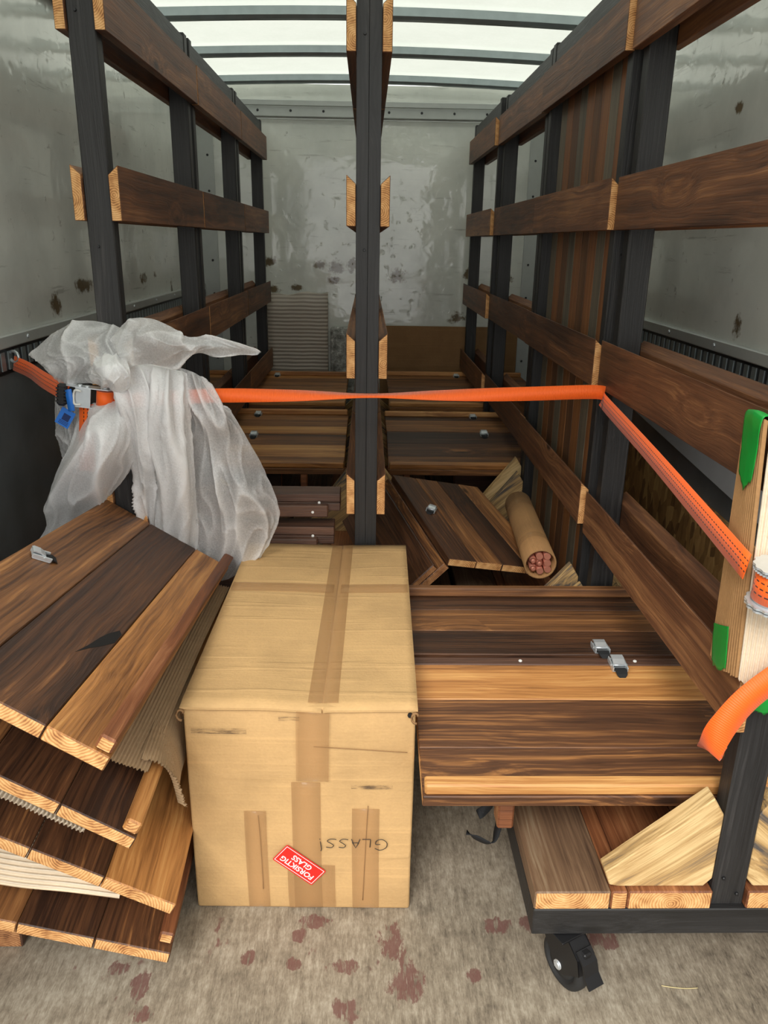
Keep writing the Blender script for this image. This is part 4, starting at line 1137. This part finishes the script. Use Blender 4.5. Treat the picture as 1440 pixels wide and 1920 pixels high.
sp('webbing', [(0.6835,2.243,1.074),(0.682,2.18,1.067),(0.668,1.75,1.034),(0.652,1.23,0.984)], [up,up,up,(0.1,0.0,1)], 0.048, ORANGE_D)
sp('webbing', [(-0.775,2.185,1.060),(-0.78,2.18,1.00),(-0.79,2.185,0.93),(-0.80,2.20,0.86)], [(1,0,0)]*4, 0.046, ORANGE_D)
# snap hook at the wall
bm = bmesh.new(); c_ = [(-1.118+0.024*math.cos(a)*0.9+0.004, 2.535-0.016*math.cos(a), 1.138+0.017*math.sin(a)) for a in [2*math.pi*k/16 for k in range(16)]]
tube_path(bm, [inv @ Vector(p) for p in c_], 0.0045, 7, True)
add('hook', finish(bm, 'hook', STEEL), S1)
# left ratchet
rm = inv @ frame((-0.772, 2.190, 1.080), (1, 0.03, -0.14), (0, 1, 0))
ra_ = empty('ratchet', rm, S1)
def plate(pts, z0, z1):
    bm = bmesh.new()
    a = [bm.verts.new((x, y, z0)) for x, y in pts]; b = [bm.verts.new((x, y, z1)) for x, y in pts]
    bm.faces.new(a[::-1]); bm.faces.new(b)
    for i in range(len(pts)): bm.faces.new((a[i], a[(i+1) % len(pts)], b[(i+1) % len(pts)], b[i]))
    return bm
pp = [(-0.066,-0.020),(-0.030,-0.026),(0.020,-0.022),(0.056,-0.016),(0.070,0.0),(0.060,0.016),(0.020,0.016),(-0.06,0.0)]
for z in (0.026, -0.028):
    add('frame_plate', finish(plate(pp, z, z+0.0025), 'frame_plate', STEEL), ra_)
bm = bmesh.new(); bm_box(bm, -0.030, 0.012, -0.024, -0.0215, -0.026, 0.026, 0.001)
add('face_plate', finish(bm, 'face_plate', STEEL), ra_)
bm = bmesh.new(); bm_box(bm, -0.078, -0.052, -0.030, -0.010, -0.031, 0.031, 0.006)
for zz in (-0.018, -0.009, 0.0, 0.009, 0.018): bm_box(bm, -0.079, -0.051, -0.0315, -0.028, zz-0.002, zz+0.002)
add('handle_grip', finish(bm, 'grip', BLACKP), ra_)
bm = bmesh.new(); tube_path(bm, catmull([(-0.012,-0.030,0.018),(-0.028,-0.031,0.019),(-0.031,-0.031,0.0),(-0.028,-0.031,-0.019),(-0.012,-0.030,-0.018)], 4), 0.0032, 6)
add('release_catch', finish(bm, 'catch', WHITEP), ra_)
bm = bmesh.new(); cyl(bm, (0.045,-0.004,-0.0225), (0.045,-0.004,0.0225), 0.0225, 20)
add('spool', finish(bm, 'spool', ORANGE), ra_)
for (x, y, z) in ((0.045,-0.004,0.0285),(0.045,-0.004,-0.030),(-0.02,-0.012,0.0285),(0.015,-0.012,-0.030),(0.0,-0.014,0.0285)):
    bm = bmesh.new(); cyl(bm, (0,0,-0.002), (0,0,0.005), 0.0075, 8, r1=0.006); add('bolt', finish(bm, 'bolt', STEEL), ra_, T(x, y, z))
lb = add('label_tag', rrect(0.050, 0.040, 0.001, 0.0006, BLUE), S1, inv @ frame((-0.838, 2.176, 1.022), (0.45, 0.05, 0.72), (-0.8, 0, 0.5)))
bm = bmesh.new(); bm_box(bm, -0.008, 0.012, -0.012, 0.008, 0.0006, 0.0008); add('mark', finish(bm, 'mark', plain('tag_print', srgb(14,42,96), 0.6)), lb)
bm = bmesh.new()
for k in range(3): bm_box(bm, -0.020+0.004*k, -0.018+0.004*k, -0.015, 0.012, 0.0006, 0.0008)
add('print_lines', finish(bm, 'lines', plain('tag_print_lines', srgb(14,42,96), 0.6)), lb)
sp('label_strip', [(-0.815,2.160,1.105),(-0.812,2.156,1.075),(-0.812,2.160,1.045)], [(1,0,0)]*3, 0.018, BLUE)

# right ratchet with the loose tail
S2 = empty('ratchet_strap', T(0.685, 1.19, 0.97)); tag(S2, 'orange strap ratchet with round steel flanges and loose tail on the front right post', 'strap', GO)
inv2 = T(-0.685, -1.19, -0.97)
def gear(r, z0, z1, teeth=14):
    bm = bmesh.new(); pts = []
    for k in range(teeth*4):
        a = 2*math.pi*k/(teeth*4); rr = r*(1.0 if k % 4 in (0, 1) else 0.94)
        pts.append((rr*math.cos(a), rr*math.sin(a)))
    a = [bm.verts.new((x, y, z0)) for x, y in pts]; b = [bm.verts.new((x, y, z1)) for x, y in pts]
    bm.faces.new(a[::-1]); bm.faces.new(b)
    for i in range(len(pts)): bm.faces.new((a[i], a[(i+1) % len(pts)], b[(i+1) % len(pts)], b[i]))
    return finish(bm, 'flange', STEEL)
rg = empty('ratchet', T(0, 0, 0) @ RX(math.radians(6)), S2)
add('flange', gear(0.042, 0.030, 0.034), rg); add('flange', gear(0.041, 0.024, 0.0275, 40), rg)
add('flange', gear(0.042, -0.038, -0.034), rg); add('flange', gear(0.041, -0.044, -0.0405), rg)
bm = bmesh.new(); cyl(bm, (0,0,-0.034), (0,0,0.028), 0.031, 28)
add('wound_webbing', ribbon_me([(0.031*math.cos(a)*(1+0.004*i), 0.031*math.sin(a)*(1+0.004*i), -0.003) for i, a in enumerate([math.pi*0.25*k for k in range(17)])], [(0,0,1)]*17, 0.052, [ORANGE_D], 5, 0.003), rg)
cyl(bm, (0,0,0.034), (0,0,0.042), 0.014, 12); cyl(bm, (0,0,0.042), (0,0,0.046), 0.009, 6)
add('axle', finish(bm, 'axle', STEEL), rg)
bm = bmesh.new()
for z in (0.0345, -0.0475): bm_box(bm, 0.0, 0.13, -0.018, 0.018, z, z+0.003, 0.001)
bm_box(bm, 0.11, 0.14, -0.015, 0.015, -0.044, 0.034, 0.005)
add('handle', finish(bm, 'handle', STEEL), rg)
tl_ = [(0.720,1.186,0.965),(0.785,1.180,0.945),(0.815,1.182,0.900),(0.795,1.188,0.855),(0.745,1.190,0.818),(0.675,1.186,0.757),(0.637,1.184,0.700),(0.623,1.186,0.658),(0.626,1.196,0.636),(0.642,1.212,0.640)]
add('loose_tail', ribbon_me([inv2 @ Vector(p) for p in tl_], [(0,0.1,1),(0,-0.1,1),(0.6,-0.25,0.3),(0.6,-0.25,-0.6),(0.5,-0.25,-0.8),(0.6,-0.2,-0.65),(0.75,-0.35,-0.4),(0.55,-0.8,-0.15),(0.35,-0.95,0.0),(0.3,-0.95,0.1)], 0.046, [ORANGE], 10), S2)

# corrugated wrap on the front right post
wr_ = empty('post_wrap', T(0.672, 1.245, 0.745)); tag(wr_, 'corrugated cardboard wrap with green tape around the front right post', 'wrapping')
iw = T(-0.672, -1.245, -0.745)
def wsheet(pts_lo, pts_hi, z_lo, z_hi, mat, seed):
    n = 3; ctrl = []
    for k in range(n+1):
        t = k/n
        ctrl.append([iw @ Vector((a[0]+(b[0]-a[0])*t, a[1]+(b[1]-a[1])*t, zl+(zh-zl)*t)) for a, b, zl, zh in zip(pts_lo, pts_hi, z_lo, z_hi)])
    return corrugated(ctrl, 0.0085, 0.0030, mat, 3, 0.006, seed)
add('side_sheet', wsheet([(0.684,1.365),(0.677,1.32),(0.672,1.28),(0.674,1.236)], [(0.684,1.385),(0.677,1.35),(0.668,1.31),(0.664,1.275)], [0.738,0.742,0.752,0.765], [1.210,1.216,1.222,1.228], CORR_B, 11), wr_)
add('front_sheet', wsheet([(0.674,1.232),(0.70,1.226),(0.74,1.224),(0.80,1.224)], [(0.668,1.262),(0.70,1.250),(0.74,1.246),(0.80,1.244)], [0.765,0.745,0.735,0.735], [1.222,1.224,1.222,1.222], CORR_W, 12), wr_)
def tape_patch(name, ctrl, seed):
    G_ = grid_pts(ctrl, 5, 6); N_ = grid_normals(G_)
    for j in range(len(G_)):
        for i in range(len(G_[0])):
            G_[j][i] = iw @ (G_[j][i] + N_[j][i]*0.0012*noise.noise(Vector((i*0.9, j*0.5, seed))))
    for i in range(len(G_[0])):
        G_[-1][i] = G_[-1][i] + Vector((0, 0, 0.012*noise.noise(Vector((i*0.7, seed, 3)))))
    bm = bmesh.new(); grid_faces(bm, G_)
    me = finish(bm, name, GREEN); o = add(name, me, wr_)
    so = o.modifiers.new('thick', 'SOLIDIFY'); so.thickness = 0.0006
    return o
tape_patch('green_tape', [[(0.690,1.365,1.224),(0.688,1.32,1.229),(0.688,1.278,1.231)], [(0.6755,1.372,1.224),(0.6645,1.320,1.233),(0.6600,1.278,1.231)], [(0.6720,1.362,1.17),(0.6635,1.315,1.17),(0.6605,1.280,1.17)], [(0.6705,1.352,1.12),(0.6640,1.312,1.100),(0.6615,1.284,1.125)]], 1)
tape_patch('green_tape', [[(0.680,1.368,0.808),(0.6715,1.325,0.825),(0.6670,1.285,0.842)], [(0.679,1.362,0.78),(0.6705,1.315,0.79),(0.6665,1.275,0.80)], [(0.679,1.350,0.735),(0.6700,1.305,0.742),(0.6665,1.270,0.762)]], 2)
tape_patch('green_tape', [[(0.695,1.218,0.745),(0.715,1.212,0.752),(0.75,1.212,0.755)], [(0.690,1.212,0.730),(0.712,1.205,0.732),(0.75,1.207,0.735)], [(0.700,1.218,0.708),(0.722,1.212,0.706),(0.75,1.212,0.712)]], 3)

# ------------------------------------------------------------------ boards along the back wall
bm = bmesh.new(); bm_box(bm, -0.215, 0.215, -0.012, 0.012, 0, 1.15, 0.004)
bmesh.ops.subdivide_edges(bm, edges=[e for e in bm.edges if e.calc_length() > 0.1], cuts=8, use_grid_fill=True)
for v in bm.verts:
    v.co.y += 0.006*noise.noise(v.co*7); v.co.z += (0.02*noise.noise(Vector((v.co.x*9, 0, 0))) + 0.05*v.co.x) if v.co.z > 1.1 else 0
tag(add('wrapped_board', finish(bm, 'wrapped_board', STRIPE, True), None, T(-0.49, 5.700, 0)), 'film-wrapped ribbed board leaning on the back wall at left', 'board')
bm = bmesh.new(); bm_box(bm, -0.115, 0.115, -0.02, 0.02, 0, 0.925, 0.015)
bmesh.ops.subdivide_edges(bm, edges=[e for e in bm.edges if e.calc_length() > 0.05], cuts=12, use_grid_fill=True)
for v in bm.verts: v.co += Vector((0, 0.010*noise.noise(v.co*16), 0))
tag(add('bubble_wrap', finish(bm, 'bubble_wrap', BUBBLE, True), None, T(-0.145, 5.695, 0)), 'silvery bubble-wrapped slab between ribbed board and middle post', 'packing')
bm = bmesh.new(); bm_box(bm, -0.49, 0.49, -0.005, 0.005, 0, 0.935, 0.001)
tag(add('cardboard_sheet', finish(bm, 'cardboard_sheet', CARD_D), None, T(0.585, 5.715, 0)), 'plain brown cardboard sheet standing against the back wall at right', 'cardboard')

# ------------------------------------------------------------------ small things
bs = empty('black_strap', T(0.30, 1.45, 0.0)); tag(bs, 'black webbing strap hanging under the amber-striped panel', 'strap')
add('webbing', ribbon_me([(0.012,0.0,0.42),(0.010,-0.005,0.32),(0.002,-0.012,0.25),(-0.012,-0.018,0.222),(-0.045,-0.012,0.232),(-0.066,-0.005,0.240)], [(0.4,-1,0),(0.4,-1,0),(0.3,-1,0.2),(0,-0.6,0.7),(0,-0.4,0.7),(0,-0.9,0.2)], 0.026, [BLACKW], 8), bs)
add('webbing', ribbon_me([(-0.02,-0.03,0.40),(-0.022,-0.02,0.33),(-0.045,-0.02,0.30)], [(1,0,0),(1,0,0.2),(0.7,0,0.7)], 0.022, [BLACKW], 6), bs)
bm = bmesh.new(); tube_path(bm, catmull([(0,0,0.002),(0.022,-0.006,0.004),(0.05,-0.008,0.003),(0.076,-0.006,0.002)], 5), 0.0011, 5)
tag(add('straw', finish(bm, 'straw', plain('straw', srgb(206,190,140), 0.7)), None, T(0.642, 1.254, 0)), 'single pale straw lying on the floor below the front right rack', 'straw')
